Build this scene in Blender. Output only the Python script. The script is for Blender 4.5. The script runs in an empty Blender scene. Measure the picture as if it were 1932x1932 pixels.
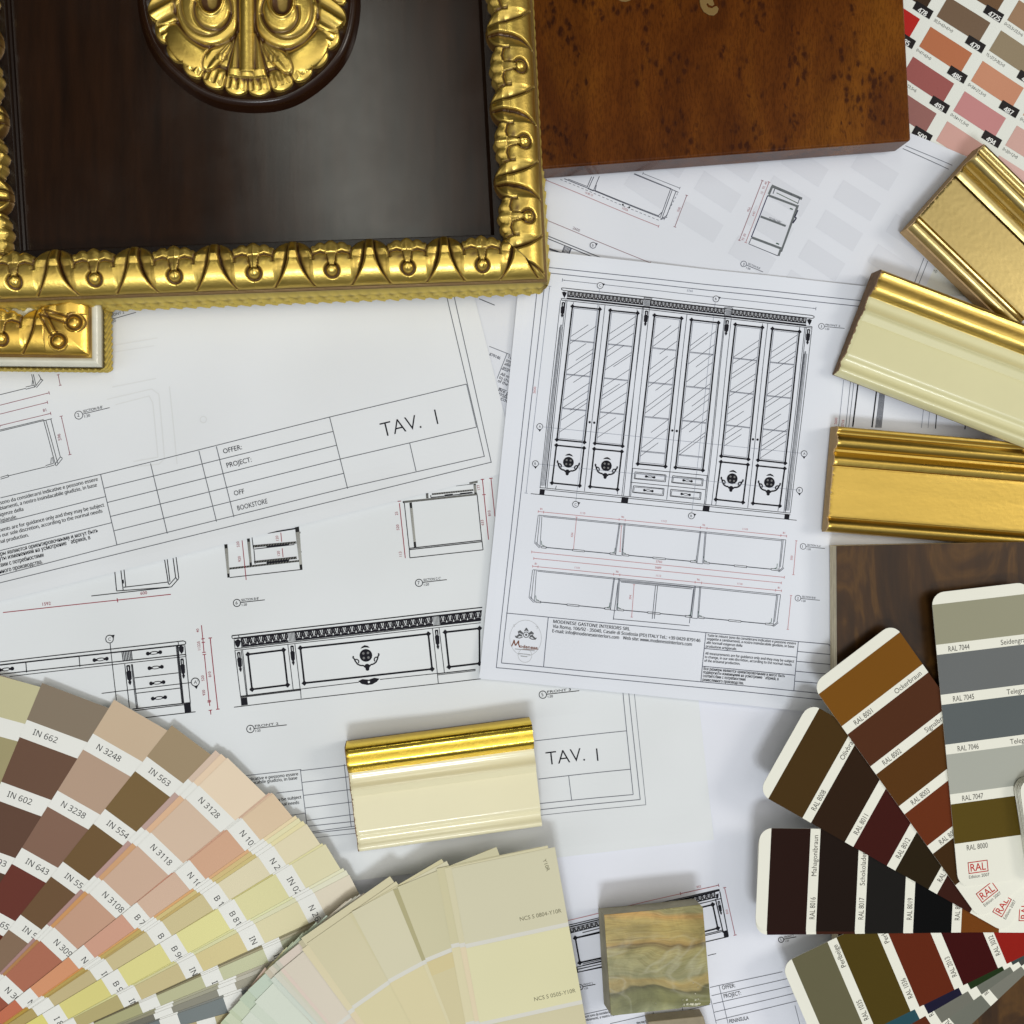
import bpy, math, random
import numpy as np
from mathutils import Vector, Matrix, Quaternion
random.seed(7); rng = np.random.default_rng(11)
SC = bpy.context.scene; COL = SC.collection

# ------------------------------------------------------------------ camera
# 'u' = image units, the frame is 1932 u wide; S metres per u on the table at the frame centre
S = 0.00026; F = 1933.0; NAD = (800.0, 930.0)          # NAD: where the plumb line under the lens falls in the frame
_r0 = Matrix(((1, 0, 0), (0, -1, 0), (0, 0, -1)))       # columns: image right, image down, forward
_n = _r0 @ Vector((NAD[0]-966, NAD[1]-966, F)).normalized()
ROT = _n.rotation_difference(Vector((0, 0, -1))).to_matrix() @ _r0
FWD = ROT @ Vector((0, 0, 1))
CAM = -FWD * (F*S)
cam_d = bpy.data.cameras.new('camera'); cam = bpy.data.objects.new('camera', cam_d); COL.objects.link(cam)
cam_d.sensor_fit = 'HORIZONTAL'; cam_d.angle = 2*math.atan(966/F); cam_d.clip_start = 0.01; cam_d.clip_end = 50
_m = Matrix((ROT.col[0], -ROT.col[1], -ROT.col[2])).transposed().to_4x4(); _m.translation = CAM
cam.matrix_world = _m; SC.camera = cam

def U(px, py, z=0.0):
    """the point of height z that the picture shows at (px, py)"""
    d = ROT @ Vector((px-966, py-966, F)); k = (z-CAM.z)/d.z
    return CAM + d*k
_R = np.array(ROT); _C = np.array(CAM)
def UN(P, z=0.0):
    P = np.asarray(P, float); z = np.broadcast_to(np.asarray(z, float), P.shape[:-1])
    d = np.stack([P[..., 0]-966, P[..., 1]-966, np.full(P.shape[:-1], F)], -1) @ _R.T
    k = (z-_C[2])/d[..., 2]
    return _C + d*k[..., None]

# ------------------------------------------------------------------ world, lamps, exposure
W = bpy.data.worlds.new('World'); SC.world = W; W.use_nodes = True
nt = W.node_tree; nt.nodes.clear()
o_ = nt.nodes.new('ShaderNodeOutputWorld'); b_ = nt.nodes.new('ShaderNodeBackground'); nt.links.new(b_.outputs[0], o_.inputs[0])
tc = nt.nodes.new('ShaderNodeTexCoord'); sx = nt.nodes.new('ShaderNodeSeparateXYZ'); nt.links.new(tc.outputs['Generated'], sx.inputs[0])
def wramp(src, stops):                                   # a room: bright towards the window side, dim behind the top of the table
    r = nt.nodes.new('ShaderNodeValToRGB'); nt.links.new(src, r.inputs[0]); el = r.color_ramp.elements
    while len(el) > 1: el.remove(el[-1])
    el[0].position = stops[0][0]; el[0].color = (*stops[0][1], 1)
    for q_, c_ in stops[1:]:
        e = el.new(q_); e.color = (*c_, 1)
    return r.outputs[0]
hd = nt.nodes.new('ShaderNodeVectorMath'); hd.operation = 'DOT_PRODUCT'; nt.links.new(tc.outputs['Generated'], hd.inputs[0]); hd.inputs[1].default_value = (-.35, .95, 0)
hy = nt.nodes.new('ShaderNodeMath'); hy.operation = 'MULTIPLY_ADD'; nt.links.new(hd.outputs['Value'], hy.inputs[0]); hy.inputs[1].default_value = .5; hy.inputs[2].default_value = .5
ry = wramp(hy.outputs[0], [(.10, (.22, .23, .25)), (.30, (.34, .35, .36)), (.42, (.89, .87, .85)), (.505, (.84, .82, .78)), (.55, (.50, .47, .43)), (.60, (.20, .185, .165)), (.67, (.065, .06, .05)), (.95, (.04, .035, .03))])
rz = wramp(sx.outputs[2], [(0, (.10, .09, .08)), (.35, (.38, .37, .35)), (.75, (.95, .95, .95)), (1, (1, 1, 1))])
wm = nt.nodes.new('ShaderNodeMix'); wm.data_type = 'RGBA'; wm.blend_type = 'MULTIPLY'; wm.inputs[0].default_value = 1.0
nt.links.new(ry, wm.inputs[6]); nt.links.new(rz, wm.inputs[7]); nt.links.new(wm.outputs[2], b_.inputs[0])
b_.inputs[1].default_value = 1.36
def area(name, loc, target, sx_, sy_, power, col):
    d = bpy.data.lights.new(name, 'AREA'); d.shape = 'RECTANGLE'; d.size = sx_; d.size_y = sy_; d.energy = power; d.color = col
    o = bpy.data.objects.new(name, d); COL.objects.link(o); o.location = loc
    o.rotation_euler = (Vector(target)-Vector(loc)).to_track_quat('-Z', 'Y').to_euler(); return o
area('window_light', (-.15, -1.95, 2.95), (0, 0, 0), .95, .50, 40.0, (.91, .96, 1.0))
area('side_light', (1.65, .30, 1.20), (0, 0, 0), .5, .5, 7.0, (1.0, .94, .84))
area('ceiling_light', (-.20, .76, 1.75), (0, 0, 0), .27, .58, 1.7, (.97, 1.0, .90))
SC.view_settings.view_transform = 'Standard'; SC.view_settings.look = 'None'
SC.view_settings.exposure = 0.32; SC.view_settings.gamma = 1.0
try: SC.view_settings.use_curve_mapping = False
except Exception: pass

# ------------------------------------------------------------------ colour, materials
def lin(c): return tuple(((v/255)/12.92 if v/255 <= .04045 else ((v/255+.055)/1.055)**2.4) for v in c)
GAIN = 1.0
def A(c): return tuple(min(.88, v/GAIN) for v in lin(c))     # albedo of a surface seen in this light as colour c
def newmat(name):
    m = bpy.data.materials.new(name); m.use_nodes = True; t = m.node_tree; t.nodes.clear()
    out = t.nodes.new('ShaderNodeOutputMaterial'); p = t.nodes.new('ShaderNodeBsdfPrincipled'); t.links.new(p.outputs[0], out.inputs[0])
    return m, t, p
def N(t, typ, **kw):
    n = t.nodes.new(typ)
    for k, v in kw.items():
        if k.startswith('i_'): n.inputs[k[2:].replace('_', ' ')].default_value = v
        else: setattr(n, k, v)
    return n
def noise(t, scale, detail=4, rough=.55, vec=None, dist=0):
    n = N(t, 'ShaderNodeTexNoise'); n.inputs['Scale'].default_value = scale; n.inputs['Detail'].default_value = detail
    n.inputs['Roughness'].default_value = rough; n.inputs['Distortion'].default_value = dist
    if vec is not None: t.links.new(vec, n.inputs['Vector'])
    return n
def ramp(t, src, stops):
    r = t.nodes.new('ShaderNodeValToRGB'); t.links.new(src, r.inputs[0]); el = r.color_ramp.elements
    while len(el) > 1: el.remove(el[-1])
    el[0].position = stops[0][0]; el[0].color = (*stops[0][1], 1)
    for p_, c_ in stops[1:]:
        q = el.new(p_); q.color = (*c_, 1)
    return r
def mix(t, fac, a, b, mode='MIX'):
    m = t.nodes.new('ShaderNodeMix'); m.data_type = 'RGBA'; m.blend_type = mode
    for sck, v in ((m.inputs[0], fac), (m.inputs[6], a), (m.inputs[7], b)):
        if hasattr(v, 'is_linked'): t.links.new(v, sck)
        else: sck.default_value = v if isinstance(v, (int, float)) else (*v, 1)
    return m.outputs[2]
def mathn(t, op, a, b=None):
    m = t.nodes.new('ShaderNodeMath'); m.operation = op
    for sck, v in zip(m.inputs, (a, b)):
        if v is None: continue
        if hasattr(v, 'is_linked'): t.links.new(v, sck)
        else: sck.default_value = v
    return m.outputs[0]
def bump(t, p, h, strength, dist):
    b = t.nodes.new('ShaderNodeBump'); b.inputs['Strength'].default_value = strength; b.inputs['Distance'].default_value = dist
    t.links.new(h, b.inputs['Height']); t.links.new(b.outputs[0], p.inputs['Normal'])
def ocoord(t, scale=(1, 1, 1), rot=0.0):
    c = t.nodes.new('ShaderNodeTexCoord'); m = t.nodes.new('ShaderNodeMapping'); t.links.new(c.outputs['Object'], m.inputs[0])
    m.inputs['Scale'].default_value = scale; m.inputs['Rotation'].default_value = (0, 0, rot); return m.outputs[0]

def printed(name, rough, spec, bscale, bstr, coat=0.0):
    m, t, p = newmat(name); a = N(t, 'ShaderNodeAttribute', attribute_name='Col')
    v = ocoord(t); n = noise(t, bscale, 3, .6, v); n2 = noise(t, 14, 2, .5, v)
    k = ramp(t, n2.outputs[0], [(.3, (.955, .955, .95)), (.7, (1, 1, 1))])
    t.links.new(mix(t, 1.0, a.outputs['Color'], k.outputs[0], 'MULTIPLY'), p.inputs['Base Color'])
    p.inputs['Roughness'].default_value = rough; p.inputs['Specular IOR Level'].default_value = spec
    p.inputs['Coat Weight'].default_value = coat; p.inputs['Coat Roughness'].default_value = .25
    bump(t, p, n.outputs[0], bstr, .0003); return m
M_PAPER = printed('drawing_paper', .8, .12, 900, .12)
M_CARD = printed('painted_card', .34, .06, 1200, .05)
M_CHART = printed('coated_chart_paper', .4, .25, 900, .04)

def gold(name, base, dark, rough, bstr, bscale=500, streak=None, wear=.35):
    m, t, p = newmat(name); a = N(t, 'ShaderNodeAttribute', attribute_name='Col'); sp = N(t, 'ShaderNodeSeparateColor'); t.links.new(a.outputs['Color'], sp.inputs[0])
    v = ocoord(t); vs = ocoord(t, streak[0], streak[1]) if streak else v
    n1 = noise(t, bscale, 5, .65, v); n2 = noise(t, 60, 5, .7, vs, .3); n3 = noise(t, 900, 4, .7, vs)
    w = ramp(t, n2.outputs[0], [(.42, (0, 0, 0)), (.75, (1, 1, 1))])
    c = mix(t, mathn(t, 'MULTIPLY', w.outputs[0], wear), base, tuple(x*.62 for x in base))
    fleck = ramp(t, n3.outputs[0], [(.66, (0, 0, 0)), (.74, (1, 1, 1))])
    c = mix(t, mathn(t, 'MULTIPLY', fleck.outputs[0], wear*.8), c, dark)
    c = mix(t, sp.outputs[0], c, dark)                       # brown glaze in the cuts plus hollow shade painted in (attribute from the relief)
    t.links.new(c, p.inputs['Base Color'])
    p.inputs['Metallic'].default_value = 1.0
    t.links.new(mathn(t, 'SUBTRACT', 1.0, mathn(t, 'MULTIPLY', sp.outputs[0], .75)), p.inputs['Metallic'])
    rr = mathn(t, 'ADD', rough, mathn(t, 'MULTIPLY', w.outputs[0], .14)); t.links.new(rr, p.inputs['Roughness'])
    hh = mathn(t, 'ADD', mathn(t, 'MULTIPLY', n1.outputs[0], .6), mathn(t, 'MULTIPLY', n2.outputs[0], .8))
    bump(t, p, hh, bstr, .0006); return m
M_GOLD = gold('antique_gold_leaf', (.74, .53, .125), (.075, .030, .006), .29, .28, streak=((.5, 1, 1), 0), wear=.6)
M_GOLD2 = gold('warm_gold_leaf', (.76, .50, .10), (.09, .035, .006), .28, .2)
M_GOLDP = gold('pale_gold_leaf', (.76, .62, .28), (.16, .09, .03), .34, .18, 500)
M_GOLDB = gold('bright_gold_foil', (.95, .68, .10), (.25, .12, .02), .20, .14)
M_BRAID = gold('matt_gold_braid', (.84, .66, .17), (.10, .05, .01), .55, .3)
M_BRASS = gold('brass_inlay', (.86, .62, .15), (.2, .12, .03), .48, .06, wear=.1)
def plain(name, col, rough, spec=.5, coat=0., bscale=None, bstr=.1, var=None):
    m, t, p = newmat(name); v = ocoord(t)
    if var:
        n = noise(t, var[0], 5, .65, v); r = ramp(t, n.outputs[0], [(.3, tuple(x*var[1] for x in col)), (.7, col)]); t.links.new(r.outputs[0], p.inputs['Base Color'])
    else: p.inputs['Base Color'].default_value = (*col, 1)
    p.inputs['Roughness'].default_value = rough; p.inputs['Specular IOR Level'].default_value = spec
    p.inputs['Coat Weight'].default_value = coat; p.inputs['Coat Roughness'].default_value = .06
    if bscale: n2 = noise(t, bscale, 4, .6, v); bump(t, p, n2.outputs[0], bstr, .0005)
    return m
M_CREAM = plain('cream_lacquer', (.80, .745, .50), .14, .5, 0, 30, .012, (25, .97))
M_CREAMY = plain('yellow_cream_lacquer', (.69, .65, .37), .30, .5, .1, 60, .02, (25, .95))
M_CREAMW = plain('off_white_lacquer', (.68, .66, .54), .32, .5, .5, 200, .06, (80, .85))
M_MDF = plain('raw_brown_board', (.27, .17, .10), .85, .2, 0, 700, .5, (400, .6))
M_RAWW = plain('raw_light_wood', (.50, .34, .17), .8, .2, 0, 500, .3, (160, .75))
M_BLACKW = plain('black_brown_lacquer', (.012, .005, .0025), .24, .3, .0, 260, .05, (70, .6))
M_TABLE = plain('pale_table_laminate', (.5, .5, .5), .6, .3, 0, None, 0, (20, .9))
M_BEIGE = plain('beige_composite', (.30, .25, .16), .6, .4, 0, 500, .2, (300, .8))

def panel_lacquer():
    m, t, p = newmat('dark_mahogany_lacquer'); v = ocoord(t, (1, .10, 1)); n = noise(t, 160, 6, .6, v); v2 = ocoord(t); n2 = noise(t, 18, 4, .6, v2)
    r = ramp(t, n.outputs[0], [(.3, (.008, .0024, .0006)), (.7, (.020, .0066, .0018))]); t.links.new(r.outputs[0], p.inputs['Base Color'])
    rr = ramp(t, n2.outputs[0], [(.3, (.14,)*3), (.7, (.23,)*3)]); t.links.new(rr.outputs[0], p.inputs['Roughness'])
    p.inputs['Specular IOR Level'].default_value = .42
    bump(t, p, n.outputs[0], .05, .0004); return m
M_PANEL = panel_lacquer()
def burl():
    m, t, p = newmat('burl_veneer'); v = ocoord(t, (1, .35, 1)); v0 = ocoord(t)
    n1 = noise(t, 26, 5, .6, v, .6); n2 = noise(t, 220, 4, .65, ocoord(t, (1, .12, 1)))
    c = ramp(t, n1.outputs[0], [(.28, (.050, .011, .0012)), (.5, (.110, .030, .003)), (.74, (.19, .062, .005))])
    c = mix(t, .5, c.outputs[0], ramp(t, n2.outputs[0], [(.3, (.6, .6, .6)), (.7, (1.1, 1.1, 1.1))]).outputs[0], 'MULTIPLY')
    wv = N(t, 'ShaderNodeTexVoronoi', feature='F1'); wv.inputs['Scale'].default_value = 330; wv.inputs['Randomness'].default_value = 1
    dn = noise(t, 260, 3, .6, v0); vm = N(t, 'ShaderNodeVectorMath', operation='MULTIPLY_ADD'); vm.inputs[1].default_value = (.0022,)*3
    t.links.new(dn.outputs[1], vm.inputs[0]); t.links.new(ocoord(t, (1, .60, 1), .2), vm.inputs[2]); t.links.new(vm.outputs[0], wv.inputs['Vector'])
    spot = ramp(t, wv.outputs['Distance'], [(.24, (1, 1, 1)), (.46, (0, 0, 0))])
    msk = ramp(t, noise(t, 62, 4, .62, ocoord(t, (1, .55, 1), .15), .5).outputs[0], [(.505, (0, 0, 0)), (.55, (1, 1, 1))])
    sel = mix(t, 1.0, spot.outputs[0], msk.outputs[0], 'MULTIPLY')
    halo = ramp(t, wv.outputs['Distance'], [(.25, (1, 1, 1)), (.75, (0, 0, 0))])
    sel2 = mix(t, 1.0, halo.outputs[0], msk.outputs[0], 'MULTIPLY')
    c = mix(t, mathn(t, 'MULTIPLY', sel2, .5), c, (.05, .014, .003))
    c = mix(t, mathn(t, 'MULTIPLY', sel, .80), c, (.034, .008, .0022))
    sxx = N(t, 'ShaderNodeSeparateXYZ'); t.links.new(v0, sxx.inputs[0]); sn = noise(t, 30, 2, .5, v0)
    xs = mathn(t, 'ADD', sxx.outputs[0], mathn(t, 'MULTIPLY', sn.outputs[0], .004))
    c = mix(t, ramp(t, mathn(t, 'ADD', xs, .5), [(.4318, (1, 1, 1)), (.4322, (0, 0, 0))]).outputs[0], c, mix(t, 1.0, c, (.70, .66, .62), 'MULTIPLY'))   # the veneer joint
    fp_ = noise(t, 1500, 2, .6, ocoord(t, (1, .22, 1))); c = mix(t, .55, c, ramp(t, fp_.outputs[0], [(.40, (.55, .5, .45)), (.52, (1.03, 1.02, 1.0))]).outputs[0], 'MULTIPLY')
    t.links.new(c, p.inputs['Base Color']); p.inputs['Roughness'].default_value = .22; p.inputs['Specular IOR Level'].default_value = .14
    bump(t, p, n2.outputs[0], .04, .0003); return m
M_BURL = burl()
def walnut():
    m, t, p = newmat('figured_walnut_veneer'); v = ocoord(t, (1, .45, 1), .25)
    n1 = noise(t, 22, 4, .55, v, 2.4); n2 = noise(t, 300, 4, .6, ocoord(t, (1, .08, 1)))
    c = ramp(t, n1.outputs[0], [(.30, (.024, .0105, .0028)), (.47, (.050, .021, .004)), (.53, (.092, .041, .007)), (.60, (.055, .023, .005)), (.72, (.125, .058, .010))])
    c = mix(t, .6, c.outputs[0], ramp(t, n2.outputs[0], [(.3, (.65, .65, .65)), (.7, (1.1, 1.1, 1.1))]).outputs[0], 'MULTIPLY')
    t.links.new(c, p.inputs['Base Color']); p.inputs['Roughness'].default_value = .3; p.inputs['Specular IOR Level'].default_value = .3
    return m
M_WALNUT = walnut()
def plyedge():
    m, t, p = newmat('plywood_edge'); v = ocoord(t); s = N(t, 'ShaderNodeSeparateXYZ'); t.links.new(v, s.inputs[0])
    w = mathn(t, 'FRACT', mathn(t, 'MULTIPLY', s.outputs[2], 420)); n = noise(t, 500, 4, .7, ocoord(t, (1, .3, 3)))
    c = ramp(t, w, [(0, (.36, .27, .16)), (.1, (.74, .66, .48)), (.45, (.80, .73, .55)), (.55, (.48, .39, .25)), (.9, (.76, .69, .50))])
    c = mix(t, .5, c.outputs[0], ramp(t, n.outputs[0], [(.35, (.55, .5, .45)), (.6, (1.05, 1.05, 1.0))]).outputs[0], 'MULTIPLY')
    t.links.new(c, p.inputs['Base Color']); p.inputs['Roughness'].default_value = .8; bump(t, p, n.outputs[0], .4, .0006); return m
M_PLY = plyedge()
def onyx():
    m, t, p = newmat('banded_green_onyx'); v = ocoord(t); s = N(t, 'ShaderNodeSeparateXYZ'); t.links.new(v, s.inputs[0])
    nw = noise(t, 26, 3, .5, ocoord(t, (.75, 1.1, 1)), .6); y = mathn(t, 'ADD', s.outputs[1], mathn(t, 'MULTIPLY', mathn(t, 'SUBTRACT', nw.outputs[0], .5), .024))
    f = mathn(t, 'ADD', mathn(t, 'MULTIPLY', y, 16.0), .5)
    c = ramp(t, f, [(.04, (.24, .26, .13)), (.14, (.30, .31, .17)), (.22, (.17, .17, .065)), (.30, (.20, .20, .08)), (.345, (.12, .11, .045)), (.36, (.36, .29, .12)), (.41, (.38, .29, .11)), (.45, (.29, .28, .15)), (.55, (.33, .31, .155)), (.64, (.38, .33, .14)), (.685, (.19, .135, .05)), (.70, (.40, .28, .10)), (.74, (.39, .31, .12)), (.82, (.35, .28, .10)), (.90, (.40, .31, .11)), (.96, (.45, .28, .10)), (1, (.30, .28, .14))])
    cx = N(t, 'ShaderNodeCombineXYZ'); t.links.new(mathn(t, 'MULTIPLY', s.outputs[0], 22), cx.inputs[0]); t.links.new(mathn(t, 'MULTIPLY', y, 560), cx.inputs[1])
    b1 = noise(t, 1.0, 4, .6, cx.outputs[0], .25); band = ramp(t, b1.outputs[0], [(.26, (.46, .40, .28)), (.38, (.92, .88, .78)), (.47, (1.12, 1.10, 1.04)), (.55, (.86, .80, .66)), (.64, (1.10, 1.06, .98)), (.76, (.62, .54, .40))])
    hi = ramp(t, f, [(.2, (.25,)*3), (.42, (.55,)*3), (.62, (.95,)*3)])
    cc = mix(t, hi.outputs[0], c.outputs[0], mix(t, 1.0, c.outputs[0], band.outputs[0], 'MULTIPLY'))
    cl = noise(t, 60, 6, .6, v, 1.0); cc = mix(t, .75, cc, ramp(t, cl.outputs[0], [(.32, (.50, .52, .40)), (.5, (.95, .95, .90)), (.68, (1.35, 1.32, 1.22))]).outputs[0], 'MULTIPLY')
    vn = noise(t, 24, 3, .5, ocoord(t, (.8, 1.6, 1)), .8); vein = ramp(t, mathn(t, 'ABSOLUTE', mathn(t, 'SUBTRACT', vn.outputs[0], .5)), [(.0, (.8, .8, .8)), (.010, (.4, .4, .4)), (.022, (0, 0, 0))])
    lo = ramp(t, f, [(.15, (.12,)*3), (.6, (.32,)*3), (.8, (.06,)*3)])
    cc = mix(t, mix(t, 1.0, vein.outputs[0], lo.outputs[0], 'MULTIPLY'), cc, (.62, .60, .46))
    t.links.new(cc, p.inputs['Base Color']); p.inputs['Roughness'].default_value = .2; p.inputs['Subsurface Weight'].default_value = .12; p.inputs['Subsurface Radius'].default_value = (.004, .004, .002); p.inputs['Subsurface Scale'].default_value = .5
    bump(t, p, b1.outputs[0], .06, .0003); return m
M_ONYX = onyx()
M_ONYXS = plain('sawn_onyx_side', (.56, .52, .38), .85, .2, 0, 300, .3, (70, .62))

# ------------------------------------------------------------------ mesh building
class MB:
    def __init__(s): s.V = []; s.F = []; s.C = []; s.M = []
    def add(s, vs, fs, col=(1, 1, 1), mat=0):
        o = len(s.V); s.V.extend([tuple(v) for v in vs])
        for f in fs: s.F.append([i+o for i in f]); s.C.append(col); s.M.append(mat)
    def prism(s, bot, top, col=(1, 1, 1), mat=0, side=None, sidemat=None, cap=True):
        n = len(bot); o = len(s.V); s.V.extend([tuple(v) for v in bot]); s.V.extend([tuple(v) for v in top])
        for i in range(n):
            j = (i+1) % n; s.F.append([o+i, o+j, o+n+j, o+n+i]); s.C.append(side or col); s.M.append(mat if sidemat is None else sidemat)
        if cap: s.F.append([o+n+i for i in range(n)]); s.C.append(col); s.M.append(mat)
        s.F.append([o+n-1-i for i in range(n)]); s.C.append(side or col); s.M.append(mat if sidemat is None else sidemat)
    def build(s, name, mats, parent=None, smooth=False, loc=None):
        V = np.array(s.V, float)
        if parent is not None: org = np.array(parent.location)
        elif loc is not None: org = np.array(loc)
        else: org = np.array([(V[:, 0].min()+V[:, 0].max())/2, (V[:, 1].min()+V[:, 1].max())/2, V[:, 2].min()])
        me = bpy.data.meshes.new(name); me.from_pydata((V-org).tolist(), [], s.F)
        for m in (mats if isinstance(mats, (list, tuple)) else [mats]): me.materials.append(m)
        me.polygons.foreach_set('material_index', s.M)
        if smooth: me.polygons.foreach_set('use_smooth', [True]*len(s.F))
        at = me.color_attributes.new('Col', 'FLOAT_COLOR', 'CORNER')
        cnt = np.array([len(f) for f in s.F]); C = np.repeat(np.c_[np.array(s.C, float), np.ones(len(s.C))], cnt, 0)
        at.data.foreach_set('color', C.ravel().astype(np.float32)); me.update()
        o = bpy.data.objects.new(name, me); COL.objects.link(o)
        if parent is not None: o.parent = parent
        else: o.location = org
        return o
def grid(name, X, Y, Z, mats, parent=None, col=None, smooth=True, keep=None, flip=False):
    n, m = X.shape; V = np.stack([X, Y, Z], -1).reshape(-1, 3)
    org = np.array(parent.location) if parent is not None else np.array([(V[:, 0].min()+V[:, 0].max())/2, (V[:, 1].min()+V[:, 1].max())/2, V[:, 2].min()])
    I = np.arange(n*m).reshape(n, m); Q = np.stack([I[:-1, :-1], I[1:, :-1], I[1:, 1:], I[:-1, 1:]], -1).reshape(-1, 4)
    if flip: Q = Q[:, ::-1]
    if keep is not None: Q = Q[(keep[:-1, :-1] | keep[1:, :-1] | keep[1:, 1:] | keep[:-1, 1:]).reshape(-1)]
    me = bpy.data.meshes.new(name); me.from_pydata((V-org).tolist(), [], Q.tolist())
    for mm in (mats if isinstance(mats, (list, tuple)) else [mats]): me.materials.append(mm)
    me.polygons.foreach_set('use_smooth', [smooth]*len(me.polygons))
    at = me.color_attributes.new('Col', 'FLOAT_COLOR', 'POINT')
    c = np.zeros((n*m, 4), np.float32); c[:, 3] = 1
    if col is not None: c[:, :3] = col.reshape(-1, 3)
    at.data.foreach_set('color', c.ravel()); me.update()
    o = bpy.data.objects.new(name, me); COL.objects.link(o)
    if parent is not None: o.parent = parent
    else: o.location = org
    return o
def tag(o, label, cat, group=None, kind=None):
    if label: o['label'] = label
    if cat: o['category'] = cat
    if group: o['group'] = group
    if kind: o['kind'] = kind
    return o
def thing(name, loc, label, cat, group=None):
    o = bpy.data.objects.new(name, None); COL.objects.link(o); o.location = loc; o.empty_display_size = .02
    return tag(o, label, cat, group)
def bevel(o, w, seg=2):
    b = o.modifiers.new('bevel', 'BEVEL'); b.width = w; b.segments = seg; b.limit_method = 'ANGLE'; b.angle_limit = .6

# ------------------------------------------------------------------ lettering
SANS = None                                     # the built-in face is a light geometric one; a grotesque for labels and small print
try: SANS = bpy.data.fonts.load(bpy.utils.system_resource('DATAFILES', path='fonts')+'/NotoSansHebrew-Regular.woff2')
except Exception: pass
_glyph = {}
def glyph(s, off=0.0, sans=False):
    k = (s, off, sans)
    if k not in _glyph:
        c = bpy.data.curves.new('t', 'FONT'); c.body = s; c.resolution_u = 3; c.offset = off
        if sans and SANS and s.isascii(): c.font = SANS
        o = bpy.data.objects.new('t', c); COL.objects.link(o); bpy.context.view_layer.update()
        me = bpy.data.meshes.new_from_object(o.evaluated_get(bpy.context.evaluated_depsgraph_get()))
        V = np.zeros(len(me.vertices)*3); me.vertices.foreach_get('co', V); V = V.reshape(-1, 3)[:, :2]
        _glyph[k] = (V, [list(p.vertices) for p in me.polygons])
        bpy.data.objects.remove(o); bpy.data.curves.remove(c); bpy.data.meshes.remove(me)
    return _glyph[k]
CAP = {q: np.ptp(glyph('H', 0.0, q)[0][:, 1]) for q in (False, True)}
def lettering(s, x, y, h, ang, w=None, off=0.0, sans=False):
    """lettering in u: baseline start (x, y), cap height h, turned ang degrees anticlockwise, stretched to width w"""
    V, Fc = glyph(s, off, sans)
    if len(V) == 0: return np.zeros((0, 2)), []
    k = h/CAP[bool(sans)]; kx = k if w is None else w/(V[:, 0].max()-V[:, 0].min()); a = math.radians(ang)
    X = (V[:, 0]-V[:, 0].min())*kx; Y = V[:, 1]*k
    return np.stack([x+X*math.cos(a)-Y*math.sin(a), y-X*math.sin(a)-Y*math.cos(a)], -1), Fc

def wave(x, y):
    return   .00028*(np.sin(62*x+38*y+1.0)+np.sin(-31*x+77*y+2.2)+.6*np.sin(110*x-52*y))
def K(x0, y0, w):
    k = w/1932*.63889
    return lambda x, y: (x0*.63889+x*k, y0*.63889+y*k)

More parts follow.
